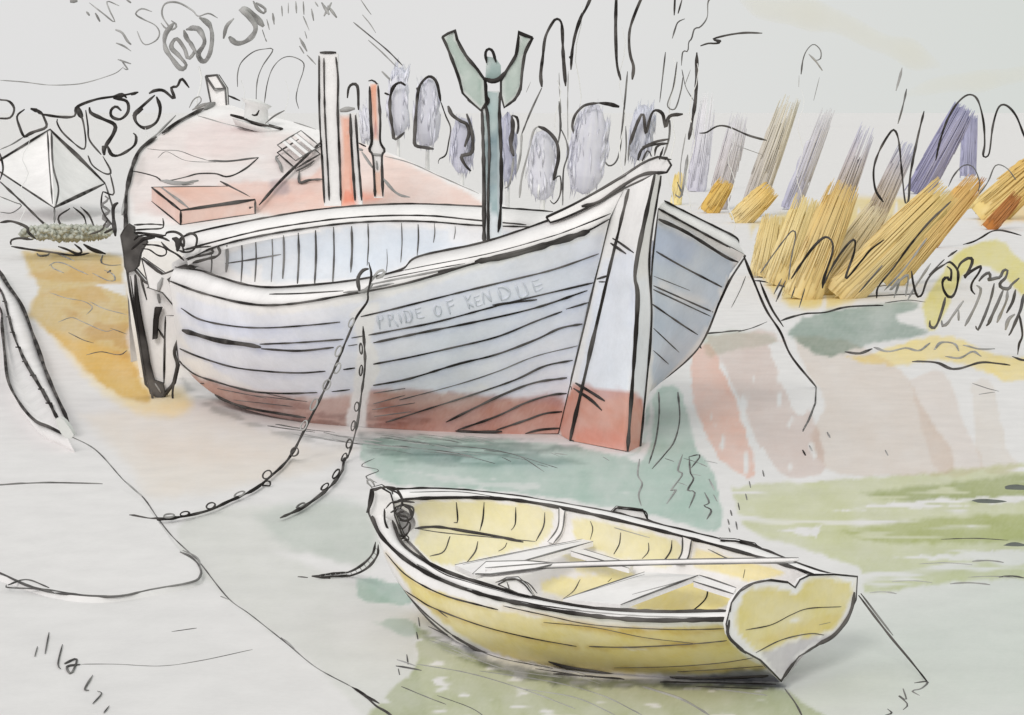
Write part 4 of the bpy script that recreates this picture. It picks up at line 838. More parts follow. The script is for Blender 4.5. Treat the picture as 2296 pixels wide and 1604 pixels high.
def crate(mb):
    c = Z1([(2020,950),(1862,1050),(1985,1158),(2150,1060)]); b = [deck_pt(*p, .05) for p in c]; H = Vector((0, 0, .1))
    t = [v + H for v in b]
    for i in range(4):
        j = (i + 1) % 4; mb.tube([b[i].lerp(b[j], k / 4) for k in range(5)], .016, 1); mb.tube([t[i].lerp(t[j], k / 4) for k in range(5)], .014, 3)
    for f in (.25, .5, .75):
        a, d_ = t[0].lerp(t[1], f), t[3].lerp(t[2], f); w = (t[1] - t[0]) * .06
        mb.grid([[a - w, d_ - w], [a + w, d_ + w]]); mb.tube([a - w, a.lerp(d_, .5) - w, d_ - w], .010, 2)
    q = spline(Z1([(2010,1165),(2010,1240),(2080,1225),(2165,1220)]), step=6); mb.tube([deck_pt(p[0], p[1], .03) for p in q], .017, 3)
    q = spline(Z1([(1870,1060),(1850,1075),(1875,1110),(1890,1165)]), step=6); mb.tube([deck_pt(p[0], p[1], .03) for p in q], .02, 2)
    q = spline(Z1([(1990,1165),(2060,1130),(2110,1095)]), step=6); mb.tube([deck_pt(p[0], p[1], .03) for p in q], .016, 1)
on_deck('slatted_crate', 'small open slatted crate tilted on the pink deck beside the white post', 'crate', crate)
def cowl(mb):
    base = deck_pt(492, 236); Y = base.y
    prism(mb, Z1([(1380,512),(1455,505),(1512,592),(1520,720),(1420,715),(1405,640)]), Y, .25, 5, inkmat=3)
    prism(mb, Z1([(1380,512),(1455,505),(1506,592),(1440,600)]), Y - .03, .04, 6, inkmat=3)
    b = mb.bvh(); ink_on(mb, b, Z1([(1440,605),(1500,600)]), 11, 2); ink_at(mb, Z1([(1410,690),(1330,720),(1290,740)]), Y - .02, 10, 2); ink_at(mb, Z1([(1270,725),(1300,670),(1340,650),(1350,680),(1310,720)]), Y, 4, 2)
on_deck('deck_chimney', 'small white chimney box on the rounded upper corner of the pink deck', 'chimney', cowl)
def vent(mb):
    base = deck_pt(575, 290); c = base; n = 20
    for r, z in ((.36, .10),): mb.tube([c + Vector((r * math.cos(a), r * .8 * math.sin(a), z + .1 * math.cos(a) * -1)) for a in np.linspace(0, 6.283, 25)], .016, 1, taper=False)
    rows_ = [[c + Vector((r * math.cos(a), r * .8 * math.sin(a), z - .1 * math.cos(a) * (r / .36))) for a in np.linspace(0, 6.283, 21)[:-1]] for r, z in ((.34, .06), (.3, -.02), (.18, .02), (.16, .32), (.22, .38), (.02, .42))]
    mb.grid(rows_, close=True); b = mb.bvh()
    for a0 in (0, 1): ink_on(mb, b, Z1([(1620 + a0 * 10, 770 + a0 * 20),(1700,830),(1790,850)]), 5)
    ink_at(mb, Z1([(1690,770),(1720,775),(1740,740)]), c.y - .3, 6); ink_at(mb, Z1([(1780,830),(1840,780),(1910,742)]), c.y - .3, 5, 3)
on_deck('deck_vent', 'small round grey vent with a brim on the far edge of the pink deck', 'vent', vent, base=col(205,205,205))

# ================================================================== LEFT SIDE
tent = thing('pole_tent', 'white pole tent with dark edges behind the shrubs at left', 'tent', Vector((-15.2, 66, 0)))
ap, LL, FF, RR = P(112,290,66), P(-20,372,64), P(122,466,60), P(236,412,66); BK = P(80,360,71)
tm = MB()
for a, b in ((LL, FF), (FF, RR), (RR, BK), (BK, LL)):
    tm.grid([[ap.lerp(a.lerp(b, k / 8), s / 8) + Vector((0, .5, -.25)) * (math.sin(math.pi * k / 8) * math.sin(math.pi * s / 8) * .6) for k in range(9)] for s in range(9)])
for a, b, w in ((ap, RR, 11), (ap, LL, 6), (FF, RR, 8), (LL, FF, 4)): tm.tube([a.lerp(b, k / 10) + Vector((0, -.05, 0)) for k in range(11)], w / 2 / F * 64, 1)
tm.build('canvas', [M_CANVAS, INK, INKM], tent)
pm = MB()
for pts, w in [(Z1([(318,880),(325,1000),(330,1100),(352,1370)]), 5), (Z1([(345,890),(350,1050),(362,1150),(392,1270),(372,1392)]), 6), (Z1([(160,920),(80,970),(0,1005)]), 4)]: ink_at(pm, pts, 59.6, w, 0)
pm.build('tent_pole', [INKM], tent)
for dx_, v in ((-.45, LL), (.27, RR), (0, FF)):
    gm = MB(); gm.tube([v.lerp(Vector((v.x + dx_, v.y, 0)), k / 8) for k in range(9)], .03, 0); gm.build('corner_pole', [INKM], tent)
def scrib(name, label, cat, strokes, Y, group=None, mat=None, depth=.25, trunk=None, dabs=None, base_z=0):
    """a leafless plant: twigs, plus optional trunk and leaf dabs, standing on the ground"""
    xs_ = [p[0] for s in strokes for p in s[0]]; t = thing(name, label, cat, Vector((((sum(xs_) / len(xs_)) - CX) / F * Y, Y, 0)), group)
    mb = MB()
    for s in strokes: ink_at(mb, s[0], Y, s[1], s[2] if len(s) > 2 else 0, depth=depth)
    mb.build('twigs' if trunk is None else 'crown', [INK, INKG, INKM], t)
    if trunk:
        tr_ = MB(); x0, y0, x1, r, pale = trunk
        a = P(x0, y0, Y); b_ = Vector(((x1 - CX) / F * Y, Y, 0)); n = 14
        tr_.tube([a.lerp(b_, k / n) + Vector((.08 * math.sin(k * 1.3), .05 * math.cos(k), 0)) for k in range(n + 1)], [r * (.5 + .6 * k / n) for k in range(n + 1)], 0, sides=7, taper=False)
        tr_.build('trunk', [M_TIMBER], t, base=col(*pale))
    if dabs: dabs(t)
    return t
PALE = (204,204,203)
scrib('shrub', 'curly dark shrub with knotted loops right of the white tent', 'shrub',
  [(Z1([(265,765),(400,785),(500,780),(515,720),(640,670),(760,650),(830,640),(930,620)]), 7), (Z1([(880,635),(925,620)]), 13), (Z1([(760,660),(850,680),(860,750),(810,800),(750,785),(745,740),(780,715),(815,745)]), 9), (Z1([(520,715),(545,780),(520,730)]), 14), (Z1([(600,720),(610,760),(690,800),(770,840),(760,900),(710,980),(700,1040)]), 10), (Z1([(720,980),(750,1040),(810,1040),(900,980),(915,920),(895,895)]), 9), (Z1([(690,980),(700,1040)]), 14),
   (Z1([(530,740),(560,830),(575,960),(550,1000),(430,900),(385,830),(385,800)]), 5), (Z1([(575,740),(590,850),(600,940),(680,1040)]), 6), (Z1([(590,1045),(620,1110),(690,1160),(735,1170),(740,1140),(690,1050)]), 5), (Z1([(740,1170),(765,1300),(720,1300),(690,1290),(680,1380),(700,1440),(760,1520)]), 5), (Z1([(760,650),(830,640),(850,660)]), 12)], 56, 'shrubs around the tent', trunk=(235, 440, 240, .05, (120,118,118)))
scrib('shrub', 'dark zigzag twig with one open loop, topmost shrub by the barge', 'shrub',
  [(Z1([(1270,590),(1220,530),(1190,580),(1150,590),(1170,665),(1100,610),(1040,610),(1000,630)]), 9), (Z1([(1150,600),(1175,660)]), 12), (Z1([(1040,640),(950,720),(900,770),(920,830),(975,860),(1050,820),(1075,730),(1050,650)]), 9), (Z1([(960,730),(905,770),(915,815)]), 12)], 54, 'shrubs around the tent', trunk=(325, 287, 290, .014, PALE))
scrib('shrub', 'round looping shrub left of the tent peak', 'shrub',
  [(Z1([(-60,650),(0,670),(60,680),(95,730),(70,790),(0,795),(-40,790)]), 6), (Z1([(165,735),(115,780),(130,850),(165,920),(220,890),(310,855),(300,800),(270,750),(205,730)]), 7), (Z1([(205,730),(250,745),(265,765)]), 11), (Z1([(165,915),(230,885),(300,858)]), 9)], 58, 'shrubs around the tent', trunk=(60, 300, 50, .014, PALE))
scrib('shrub', 'spindly shrub with leaning stems below the tent', 'shrub',
  [(Z1([(0,1220),(150,1360),(260,1470),(360,1560)]), 6), (Z1([(0,1030),(20,1130),(0,1210)]), 5), (Z1([(0,1320),(100,1360),(145,1380),(80,1430),(0,1425)]), 3, 2), (Z1([(470,1400),(390,1470),(480,1590)]), 6), (Z1([(490,1390),(560,1450),(580,1520),(575,1570)]), 5), (Z1([(540,1390),(600,1450),(640,1545)]), 5), (Z1([(720,1480),(680,1540),(660,1560)]), 7)], 50, 'shrubs around the tent')
def soft_mass(mb, b, t, w, Y, colf, flat=.4, prof=None, na=36, nl=44):
    L = math.hypot(t[0] - b[0], t[1] - b[1]); ux, uy = (t[0] - b[0]) / L, (t[1] - b[1]) / L; nx, ny = -uy, ux; sd = random.random() * 90; rows_ = []; cc = []
    for i in range(nl):
        f = i / (nl - 1); pw = prof(f) if prof else min(1, (f / .06) ** .5, ((1 - f) / .10) ** .5 if f < 1 else 0); r = []
        for k in range(na):
            a = k / na * 2 * math.pi; u = math.cos(a); d = math.sin(a)
            j = 1 + .22 * (float(noise(np.array([u * 2 + sd]), np.array([f * 9 + d]))[0]) - .5); e = (float(noise(np.array([u * 5 + sd]), np.array([d * 2 + sd]))[0]) - .5) * .16 * (f - .1)
            q = (b[0] + ux * L * (f + e) + nx * u * w / 2 * pw * j, b[1] + uy * L * (f + e) + ny * u * w / 2 * pw * j)
            r.append(P(q[0], q[1], Y + d * w * flat / F * Y * pw))
            g = float(fbm(np.array([u * 3.1 + sd]), np.array([f * 3 + d * .5 + sd]))[0]) * .5 + .5 * float(noise(np.array([u * 9 + sd]), np.array([f * 1.3 + d]))[0])
            cc.append(col(*np.clip(np.array(colf(f, u, g)), 30, 240)))
        rows_.append(r)
    mb.grid(rows_, close=True); mb.poly(rows_[0][::-1]); mb.poly(rows_[-1]); 
    cc += [cc[0]] * na + [cc[-1]] * na
    return cc
# dabs of leaf: small tilted brush-marks through a volume
def dab_cloud(parent, name, cx, cy, w, h, Y, colr, n, lean=0, size=(5, 16), jitter=.12, depth=None, cols=None, shape=2.0, body=None):
    mb = body[0] if body else MB(); D = depth or w / F * Y * .5; cc = list(body[1]) if body else []
    for _ in range(n):
        while True:
            u, v, d = random.uniform(-1, 1), random.uniform(-1, 1), random.uniform(-1, 1)
            if abs(u) ** shape + abs(v) ** shape + d * d * .6 < 1: break
        x = cx + u * w / 2 + lean * v * -.5 * h; y = cy + v * h / 2; yy = Y + d * D
        a, b = size[0] * random.uniform(.6, 1.3), size[1] * random.uniform(.6, 1.4); tilt = random.uniform(-.15, .15) + lean
        c0 = P(x, y, yy); k = yy / F
        up = Vector((tilt, random.uniform(-.2, .2), 1)).normalized() * b * k; sd = Vector((1, random.uniform(-.8, .8), 0)).normalized() * a * k; nn = up.cross(sd).normalized() * a * k * .35
        o = len(mb.v); mb.v += [tuple(c0 + up), tuple(c0 + sd), tuple(c0 - up), tuple(c0 - sd), tuple(c0 + nn), tuple(c0 - nn)]
        for f in ((0, 1, 4), (1, 2, 4), (2, 3, 4), (3, 0, 4), (1, 0, 5), (2, 1, 5), (3, 2, 5), (0, 3, 5)): mb.f.append(tuple(o + i for i in f)); mb.m.append(0)
        base = np.array(cols(u, v)) if cols else np.array(colr); base = base + random.gauss(0, 1) * jitter * 40
        cc += [col(*np.clip(base, 30, 235))] * 6
    return mb.build(name, [M_FOL], parent, color=np.array(cc))
low = thing('low_hedge', 'low grey green hedge strip between the tent and the sand', 'hedge', G(140, 560))
dab_cloud(low, 'foliage', 150, 522, 215, 34, 46, (178,180,170), 420, size=(9, 7), jitter=.1, depth=.8)
mb = MB()
for pts, w in [(Z4([(0,120),(80,112),(180,150),(190,185),(240,230)]), 8), (Z4([(75,270),(75,240),(130,225),(220,235)]), 7), (Z4([(75,280),(200,300),(350,320),(500,340),(600,325)]), 6), (Z4([(390,280),(450,300),(520,330),(550,310),(500,265)]), 7), (Z4([(560,265),(620,300),(710,330)]), 10), (Z4([(600,200),(680,170),(710,120)]), 6), (Z4([(700,190),(760,160)]), 9)]: ink_at(mb, pts, 45, w, 0)
mb.build('twigs', [INK], low)

punt = thing('narrow_punt', 'narrow unpainted white punt pointing to the lower right at left edge', 'punt', G(60, 850))
right_e = spline(Z4([(-20,420),(50,540),(150,690),(250,960),(330,1180),(460,1465)]), 40); left_e = spline(Z4([(-120,560),(0,700),(12,820),(30,1000),(55,1190),(140,1350),(240,1460),(330,1500),(450,1560)]), 40)
pm = MB(); HR = .15
r_t = [G(x, y, HR) for x, y in right_e]; l_t = [G(x, y, HR) for x, y in left_e]
inn = spline(Z4([(-40,520),(20,610),(60,760),(100,900),(170,1060),(240,1180),(310,1300),(400,1470)]), 40); i_t = [G(x, y, HR * .8) for x, y in inn]
low_r = [Vector((v.x - .06, v.y + .1, 0)) for v in r_t]; low_l = [Vector((v.x + .05, v.y + .1, 0)) for v in l_t]
pm.grid([low_r, r_t, i_t, [(a + b) / 2 + Vector((0, 0, -.1)) for a, b in zip(i_t, l_t)], l_t, low_l])
for E, w in ((r_t, 8), (l_t, 7)): pm.tube([v + Vector((0, 0, .01)) for v in E], [w / 2 / F * v.y for v in E], 1)
pm.tube([v + Vector((0, -.02, .02)) for v in i_t], [7 / 2 / F * v.y for v in i_t], 1, wob=.5)
pb = pm.bvh()
for k in range(6, 36, 4): pm.tube([i_t[k] + Vector((-.04, -.02, .03)), i_t[k] + Vector((.02, -.04, .03)), i_t[min(39, k + 2)] + Vector((0, -.02, .03))], .016, 1)
pm.build('hull', [M_TIMBER, INK, INKG, INKM], punt)
tp = MB(); prism(tp, Z4([(370,1440),(420,1440),(492,1540),(486,1566),(440,1570),(395,1510)]), 14.6, .08, 2, inkmat=1, smooth=2, edges=False)
tp.build('end_block', [M_TIMBER, INKM], punt, base=col(190,190,188))

slab = MB(); op = [(-160,1105),(0,1088),(100,1083),(230,1085),(320,1130),(405,1238),(445,1262),(451,1288),(430,1305),(250,1338),(120,1328),(0,1290),(-160,1262)]
op = [tuple(p) for p in spline(op + [op[0]], n=60)[:-1]]; tz = .03
tv = [G(x, y, tz) for x, y in op]; bv = [Vector((v.x + (v.x - (-2.6)) * .01, v.y - .03, 0)) for v in tv]
slab.poly(tv); slab.grid([tv + [tv[0]], bv + [bv[0]]])
for pts, w in [([(-80,1096),(0,1088),(100,1083),(230,1085)], 5), ([(404,1238),(430,1250),(447,1270),(450,1290),(430,1305),(340,1322),(250,1338),(120,1330)], 5), ([(120,1329),(60,1312),(0,1286),(-60,1270)], 6), ([(18,1312),(60,1300),(110,1318)], 4), ([(250,1338),(180,1334),(100,1322),(20,1318),(14,1312)], 4)]:
    q = spline(pts, step=6); slab.tube([G(x, y, tz + .003) for x, y in q], [w / 2 / F * G(x, y).y for x, y in q], 1)
tag(slab.build('flat_rock', [M_GROUND, INKM]), 'broad flat white rock slab on the near left shore', 'rock')
tw = MB()
for pts, w in [([(104,1462),(78,1472)], 4)] [:0] + [([(84,1450),(78,1472)], 5), ([(110,1418),(101,1466)], 4), ([(140,1445),(130,1488),(136,1500)], 5), ([(145,1488),(172,1478),(160,1510),(150,1495),(180,1490)], 7), ([(208,1514),(190,1545),(200,1548)], 5), ([(218,1550),(228,1555),(208,1578)], 4), ([(245,1583),(233,1598)], 5)]:
    ink_ground(tw, pts, w, 0, z=.006)
tag(tw.build('twigs', [INKM]), 'few short ink marks like a signature on the bare lower left shore', 'twigs')  # signature-like pen marks, built as thin strokes on the ground

# ================================================================== TREES BEHIND
def lav_tree(label, cx, cy, w, h, Y, colr, n, strokes, lean=0, group='lavender trees behind the boats'):
    t = thing('small_tree', label, 'tree', Vector(((cx - CX) / F * Y, Y, 0)), group)
    base_c = np.array(colr, float) - 14
    def cf(f, u, g): return base_c * (1 - max(0, g - .52) * 1.6) + 226 * max(0, g - .52) * 1.6 - (6 if f < .2 else 0)
    body = MB(); sh = lean * h * .5; cb = soft_mass(body, (cx - sh, cy + h * .5), (cx + sh, cy - h * .5), w, Y, cf, .4, prof=lambda f: max(0, 1 - abs(2 * f - 1) ** 3.2) ** .5)
    cr_ = dab_cloud(t, 'crown', cx, cy, w * 1.12, h * .86, Y, tuple(min(238, v) for v in colr), int(n * .5), lean, size=(4, 26), shape=3.0, jitter=.12, depth=w / F * Y * .42, body=(body, cb))
    mb = MB()
    for s in strokes: ink_at(mb, s[0], Y - .3, s[1], s[2] if len(s) > 2 else 0, depth=.15)
    if mb.v: mb.build('branches', [INK, INKG, INKM], t)
    tm_ = MB(); a = P(cx, cy, Y); b_ = Vector(((cx - CX) / F * Y, Y, 0))
    tm_.tube([a.lerp(b_, k / 8) for k in range(9)], [.03 + .004 * k for k in range(9)], 0, sides=6, taper=False)
    tm_.build('trunk', [M_TIMBER], t, base=col(*PALE))
    return t
LV = (216,216,226); LD = (184,185,203)
lav_tree('smallest lavender tree beside the red post, with a square dark outline', 893, 240, 46, 130, 44, LV, 140, [(Z2([(660,575),(620,555),(575,590),(555,680),(560,780),(575,880),(585,935),(625,915),(652,890)]), 9), (Z2([(520,625),(555,640)]), 9)])
lav_tree('lavender tree under a tall dark arch, left of the forked mast', 958, 255, 56, 150, 46, LV, 230, [(Z2([(850,1002),(790,992),(725,975),(722,900),(735,700),(750,590),(790,530),(830,515),(870,560),(895,680)]), 9), (Z2([(895,680),(930,780),(962,860),(950,950),(930,1040),(885,1070),(880,1100)]), 4), (Z2([(735,590),(750,620)]), 12)])
lav_tree('dark edged lavender tree touching the left of the forked mast', 1036, 330, 50, 120, 43, (206,206,220), 200, [(Z2([(945,712),(970,770),(1030,815),(1070,835),(1085,900),(1055,985)]), 10), (Z2([(1070,765),(1100,860),(1112,960),(1100,1030),(1035,1050),(1060,1110),(1098,1150)]), 9), (Z2([(1060,990),(1090,900)]), 6)])
lav_tree('dark lavender sliver of a tree right behind the forked mast', 1138, 335, 34, 150, 45, LD, 170, [(Z2([(1372,778),(1380,860),(1366,960),(1385,1050)]), 12), (Z2([(1372,775),(1408,790),(1418,850),(1410,900)]), 8), (Z2([(1385,1060),(1370,1180),(1350,1250),(1325,1265)]), 6, 1)])
lav_tree('pale lavender tree under a hooked dark branch, between mast and bow', 1216, 375, 62, 150, 42, (218,218,227), 230, [(Z2([(1425,1330),(1435,1230),(1450,1150),(1490,1000),(1520,880),(1550,850)]), 6, 1), (Z2([(1550,850),(1600,870),(1650,915),(1680,970),(1688,1060),(1668,1150),(1655,1210)]), 11), (Z2([(1655,1210),(1695,1180),(1705,1260),(1690,1330),(1655,1370),(1630,1345)]), 5), (Z2([(1690,680),(1700,850),(1685,960)]), 6, 2), (Z2([(1700,860),(1740,950),(1750,1040),(1720,1150),(1715,1380)]), 5, 2)])
lav_tree('broad slanted lavender tree under a flat dark arch, above the bow', 1318, 338, 80, 195, 44, (214,214,224), 400, [(Z2([(1815,930),(1790,890),(1780,840),(1800,770),(1850,715),(1900,698),(1960,692)]), 7), (Z2([(1960,692),(2030,700),(2095,718)]), 12)], lean=.12)
lav_tree('grey lavender tree with jagged dark top just above the stem head', 1438, 300, 52, 120, 41, (208,210,222), 170, [([(1412,325),(1422,295),(1431,272),(1442,256),(1448,300),(1458,265),(1468,248),(1486,256),(1492,287),(1501,261),(1531,256)], 9), ([(1403,283),(1404,330),(1401,372)], 4, 2), ([(1408,360),(1412,320),(1422,290)], 5, 2), ([(1502,270),(1500,310),(1488,350)], 6, 2), ([(1440,330),(1470,318),(1500,312)], 8)], lean=.1)
lav_tree('tiny lavender smudge of a tree between the middle and red posts', 822, 280, 30, 70, 44, (217,217,226), 70, [])
lav_tree('small fan shaped lavender twig tree above the red post', 893, 178, 40, 50, 48, (212,213,225), 60, [(Z2([(310,150),(420,240),(540,340),(640,440)]), 4, 2), (Z2([(410,270),(500,350),(600,450)]), 4, 1), (Z2([(370,100),(420,160),(460,222)]), 3, 1), (Z2([(360,0),(400,60),(430,100)]), 3, 1), (Z2([(500,480),(550,530),(600,570)]), 8, 1)], lean=.2)
# tall bare trees drawn as a single looping line
scrib('bare_tree', 'tall narrow bare tree outlined as one pointed arch, left of the other tall ones', 'tree', [(Z2([(1575,585),(1568,500),(1582,380),(1600,250),(1650,150),(1680,128),(1710,170),(1718,350),(1735,580)]), 9), (Z2([(1575,590),(1500,750),(1440,900)]), 5, 2), (Z2([(1440,900),(1430,1050),(1400,1170)]), 8, 1), (Z2([(1690,490),(1695,640),(1705,760)]), 3, 1), (Z2([(1500,550),(1470,620)]), 2, 1)], 52, 'tall bare trees', trunk=(1250, 180, 1250, .018, PALE))
scrib('bare_tree', 'tall bare tree whose left side sweeps out of the top of view', 'tree', [(Z2([(1915,-40),(1870,60),(1840,110),(1800,230),(1778,350),(1770,470)]), 9), (Z2([(1760,380),(1775,400)]), 10), (Z2([(1752,480),(1748,700),(1750,940)]), 3, 1)], 53, 'tall bare trees', trunk=(1300, -20, 1290, .014, PALE))
scrib('bare_tree', 'tall bare tree with two long dark sides narrowing downward, above the bow', 'tree', [(Z2([(2075,-40),(2070,150),(2072,300),(2080,440),(2105,540)]), 9), (Z2([(2255,-40),(2200,90),(2165,200),(2160,300),(2170,380),(2190,450),(2182,535)]), 9), (Z2([(2150,480),(2130,700),(2110,900),(2098,1010),(2070,1090),(2020,1112),(1970,1040)]), 5, 2)], 54, 'tall bare trees', trunk=(1395, 60, 1395, .014, PALE))
scrib('bare_tree', 'thin scribbly bare tree rising straight above the stem head', 'tree', [(Z3([(690,-20),(660,10),(655,90),(620,140),(590,150),(575,200),(560,220),(555,265),(530,268),(522,340)]), 4, 2), (Z3([(490,-30),(485,80)]), 6), (Z3([(525,0),(505,70)]), 6), (Z3([(540,98),(505,115),(490,150),(475,200)]), 4, 2), (Z3([(440,270),(425,400),(410,530)]), 4, 2), (Z3([(500,320),(480,450),(450,545),(490,562),(520,470),(530,400)]), 4, 2), (Z3([(525,360),(545,450),(585,520)]), 3, 2), (Z3([(570,360),(540,440)]), 2, 1)], 50, 'tall bare trees', trunk=(1510, 130, 1500, .016, PALE))
scrib('bare_tree', 'bare tree with one long dark side and a bent top branch, right of the stem', 'tree', [(Z3([(602,272),(600,400),(594,520),(575,640),(560,722)]), 9), (Z3([(620,238),(660,225),(700,225),(725,215),(685,203),(760,182),(850,170),(940,172)]), 7), (Z3([(690,205),(715,215)]), 12), (Z3([(545,690),(520,840),(515,960)]), 3, 1), (Z3([(555,800),(540,900),(520,1015),(490,1005)]), 7, 1), (Z3([(500,940),(530,1010)]), 5, 2)], 46, 'tall bare trees', trunk=(1560, 125, 1535, .014, PALE))
scrib('bare_sapling', 'short curved bare branch arching over the first two reed clumps', 'sapling', [(Z3([(615,688),(650,685),(700,655),(740,650),(790,665),(870,700),(960,725)]), 6), (Z3([(800,750),(870,775),(940,800)]), 2, 1)], 47, None, trunk=(1640, 285, 1640, .012, (205,205,205)))
scrib('bare_sapling', 'thin bare sapling with a curled tip standing alone above the reeds', 'sapling', [(Z3([(1140,385),(1150,310),(1170,260),(1205,230),(1240,260),(1240,305),(1215,312)]), 4, 2), (Z3([(1180,280),(1215,315),(1250,365)]), 6, 1), (Z3([(1130,390),(1128,450)]), 2, 1), (Z3([(1235,400),(1205,520)]), 2, 1)], 55, None, trunk=(1797, 200, 1790, .010, (205,205,205)))
# the large tree at top left
g1 = []
for pts, w, m in [([(920,210),(950,280),(985,302),(1050,270),(1070,220),(1040,170),(960,130),(910,95),(950,60),(1020,80)], 4, 1), ([(1150,200),(1095,120),(1090,60),(1120,20),(1200,20),(1290,70),(1330,110),(1400,92),(1460,122)], 5, 1), ([(1080,155),(1110,190),(1160,200),(1185,170),(1150,140)], 6, 1), ([(1170,150),(1112,230),(1110,320),(1160,400),(1215,462),(1250,440),(1200,375),(1150,320),(1185,260),(1240,330),(1265,395),(1305,340),(1255,260),(1235,205)], 12, 1), ([(1250,200),(1320,190),(1365,250),(1370,300),(1330,370),(1370,415),(1412,350),(1425,240),(1400,160),(1340,120)], 14, 1), ([(1260,260),(1300,330),(1330,380)], 11, 1), ([(1570,125),(1520,180),(1500,260)], 10, 1), ([(1540,250),(1580,290),(1640,285),(1695,240),(1715,180),(1670,110),(1620,62),(1680,85),(1770,180)], 15, 1), ([(1700,10),(1730,60),(1770,90),(1780,60),(1720,20)], 9, 1),
                  ([(600,20),(690,90),(770,150),(735,70),(720,10),(800,40)], 4, 1), ([(470,10),(520,8)], 16, 1), ([(580,80),(600,105)], 8, 1), ([(640,90),(670,145)], 8, 1), ([(850,0),(880,20)], 9, 1), ([(775,200),(820,220),(855,275),(880,300)], 8, 1), ([(780,290),(830,310),(880,345)], 5, 1), ([(790,400),(850,420),(880,430)], 5, 1), ([(830,460),(860,470),(810,400)], 4, 1), ([(830,450),(780,490),(700,520),(600,550),(500,568),(330,572),(160,552),(0,540)], 3, 1)]:
    g1.append((Z1(pts), w, m))
for x, y, dx, dy, w in [(1890,40,5,70,5),(1935,20,0,70,4),(1985,10,5,80,5),(2035,10,5,90,5),(2090,60,15,80,6),(2115,15,20,30,7),(1790,130,18,70,5),(1830,90,10,75,8),(1760,200,20,60,4),(1780,260,10,20,6),(2035,110,40,95,4),(2045,210,15,50,4),(2010,255,50,90,8),(2010,310,30,50,6),(2060,370,60,65,5),(2160,20,50,80,9),(2225,20,-50,90,8),(2200,40,60,80,8)]:
    g1.append((Z1([(x, y), (x + dx * .5, y + dy * .5), (x + dx, y + dy)]), w, 1))
scrib('broad_tree', 'broad pale grey tree of loose loops at the top left', 'tree', g1, 62, None, depth=.6, trunk=(445, 150, 450, .05, (205,205,205)))
scrib('bare_tree', 'faint pointed bare tree outline above the left of the pink deck', 'tree', [(Z1([(1595,585),(1595,500),(1620,420),(1700,350),(1780,330),(1832,338),(1760,450),(1725,560),(1718,740)]), 3, 2)], 48, 'faint bare trees over the barge', trunk=(540, 180, 545, .012, PALE))
scrib('bare_tree', 'faint round topped bare tree outline beside the white post', 'tree', [(Z1([(1775,690),(1795,560),(1830,460),(1890,395),(1960,382),(2035,420),(2035,480),(2005,570),(1988,660),(2005,730)]), 3, 2)], 49, 'faint bare trees over the barge', trunk=(640, 180, 640, .012, PALE))

# ================================================================== REEDS
def reeds(label, b, t, w, c0, c1, dens=1.0, ragged=.3, name='reed_clump', tipw=.8, group='reed clumps on the right bank', Yb=None):
    gy = Yb or EYE * F / (max(b[1], 405) - YH); o = thing(name, label, 'reeds', Vector(((b[0] - CX) / F * gy, gy, 0)), group)
    mb = MB(); n = int(w * 1.0 * dens) + 8; L = math.hypot(t[0] - b[0], t[1] - b[1])
    dirx, diry = (t[0] - b[0]) / L, (t[1] - b[1]) / L; nx, ny = -diry, dirx
    A0, A1 = np.array(c0, float), np.array(c1, float); fl = max(.55, 1 - ragged * .9); te = (b[0] + dirx * L * fl, b[1] + diry * L * fl)
    def cf(f, u, g):
        f2 = f * fl; m_ = A0 * (1 - f2) + A1 * f2; dry = max(0, g - (.62 - .2 * f * (ragged > .25))) * 1.9
        return m_ * (1 - min(.8, dry)) + 226 * min(.8, dry) + (u * -5)
    cc = soft_mass(mb, b, te, w, gy, cf, .35, prof=lambda f: min(1, (.7 + f * 4) ** .5, (max(0, 1 - f) / .05 + .12) ** .5) * (1 - (1 - tipw) * f * .6))
    for i in range(n):
        u = random.uniform(-.52, .52); s0 = random.uniform(.3, .8) * fl if random.random() < .5 else random.uniform(-.05, .25); s1 = 1 - abs(random.gauss(0, ragged * .35)); s1 = max(s0 + .18, s1)
        Y = gy + (-1 if random.random() < .7 else 1) * (.36 * max(0, 1 - (2 * u) ** 2) ** .5 + .01) * w / F * gy
        P0 = (b[0] + dirx * L * s0 + nx * u * w, b[1] + diry * L * s0 + ny * u * w); P1 = (b[0] + dirx * L * s1 + nx * u * w * tipw + random.uniform(-2, 2), b[1] + diry * L * s1 + ny * u * w * tipw)
        pts = [P(P0[0] + (P1[0] - P0[0]) * k / 3, P0[1] + (P1[1] - P0[1]) * k / 3, Y) for k in range(4)]
        r0 = random.uniform(1.2, 3.2) * gy / F
        g_ = random.gauss(3, 5); mb.tube(pts, [r0, r0, r0 * .95, r0 * .6], 0, sides=4, wob=.1)
        for k in range(4):
            f = s0 + (s1 - s0) * k / 3; m_ = A0 * (1 - f) + A1 * f + g_; m_ = m_ * .9 + 228 * .1
            cc += [col(*np.clip(m_, 40, 240))] * 4
    # short stalks root the clump in the bank
    for i in range(6):
        a = P(b[0] + random.uniform(-.3, .3) * w, b[1], gy); o_ = len(mb.v)
        mb.tube([Vector((a.x, a.y, 0)), Vector((a.x, a.y, a.z * .5)), a], .006, 0, sides=4); cc += [col(*c0)] * 12
    mb.build('blades', [M_FOL], o, color=np.array(cc)); return o
OC = (206,172,96); OL = (216,198,150); RU = (176,116,62); GL = (186,184,196); DP = (140,140,172)
reeds('pale grey upright reed clump nearest the stem of the big boat', (1560,430), (1592,205), 42, (190,188,200), (212,211,214), .8, .5)
reeds('grey lavender reed clump with ochre foot, second from the stem', (1606,470), (1662,250), 50, (180,172,170), (198,197,205), 1, .35)
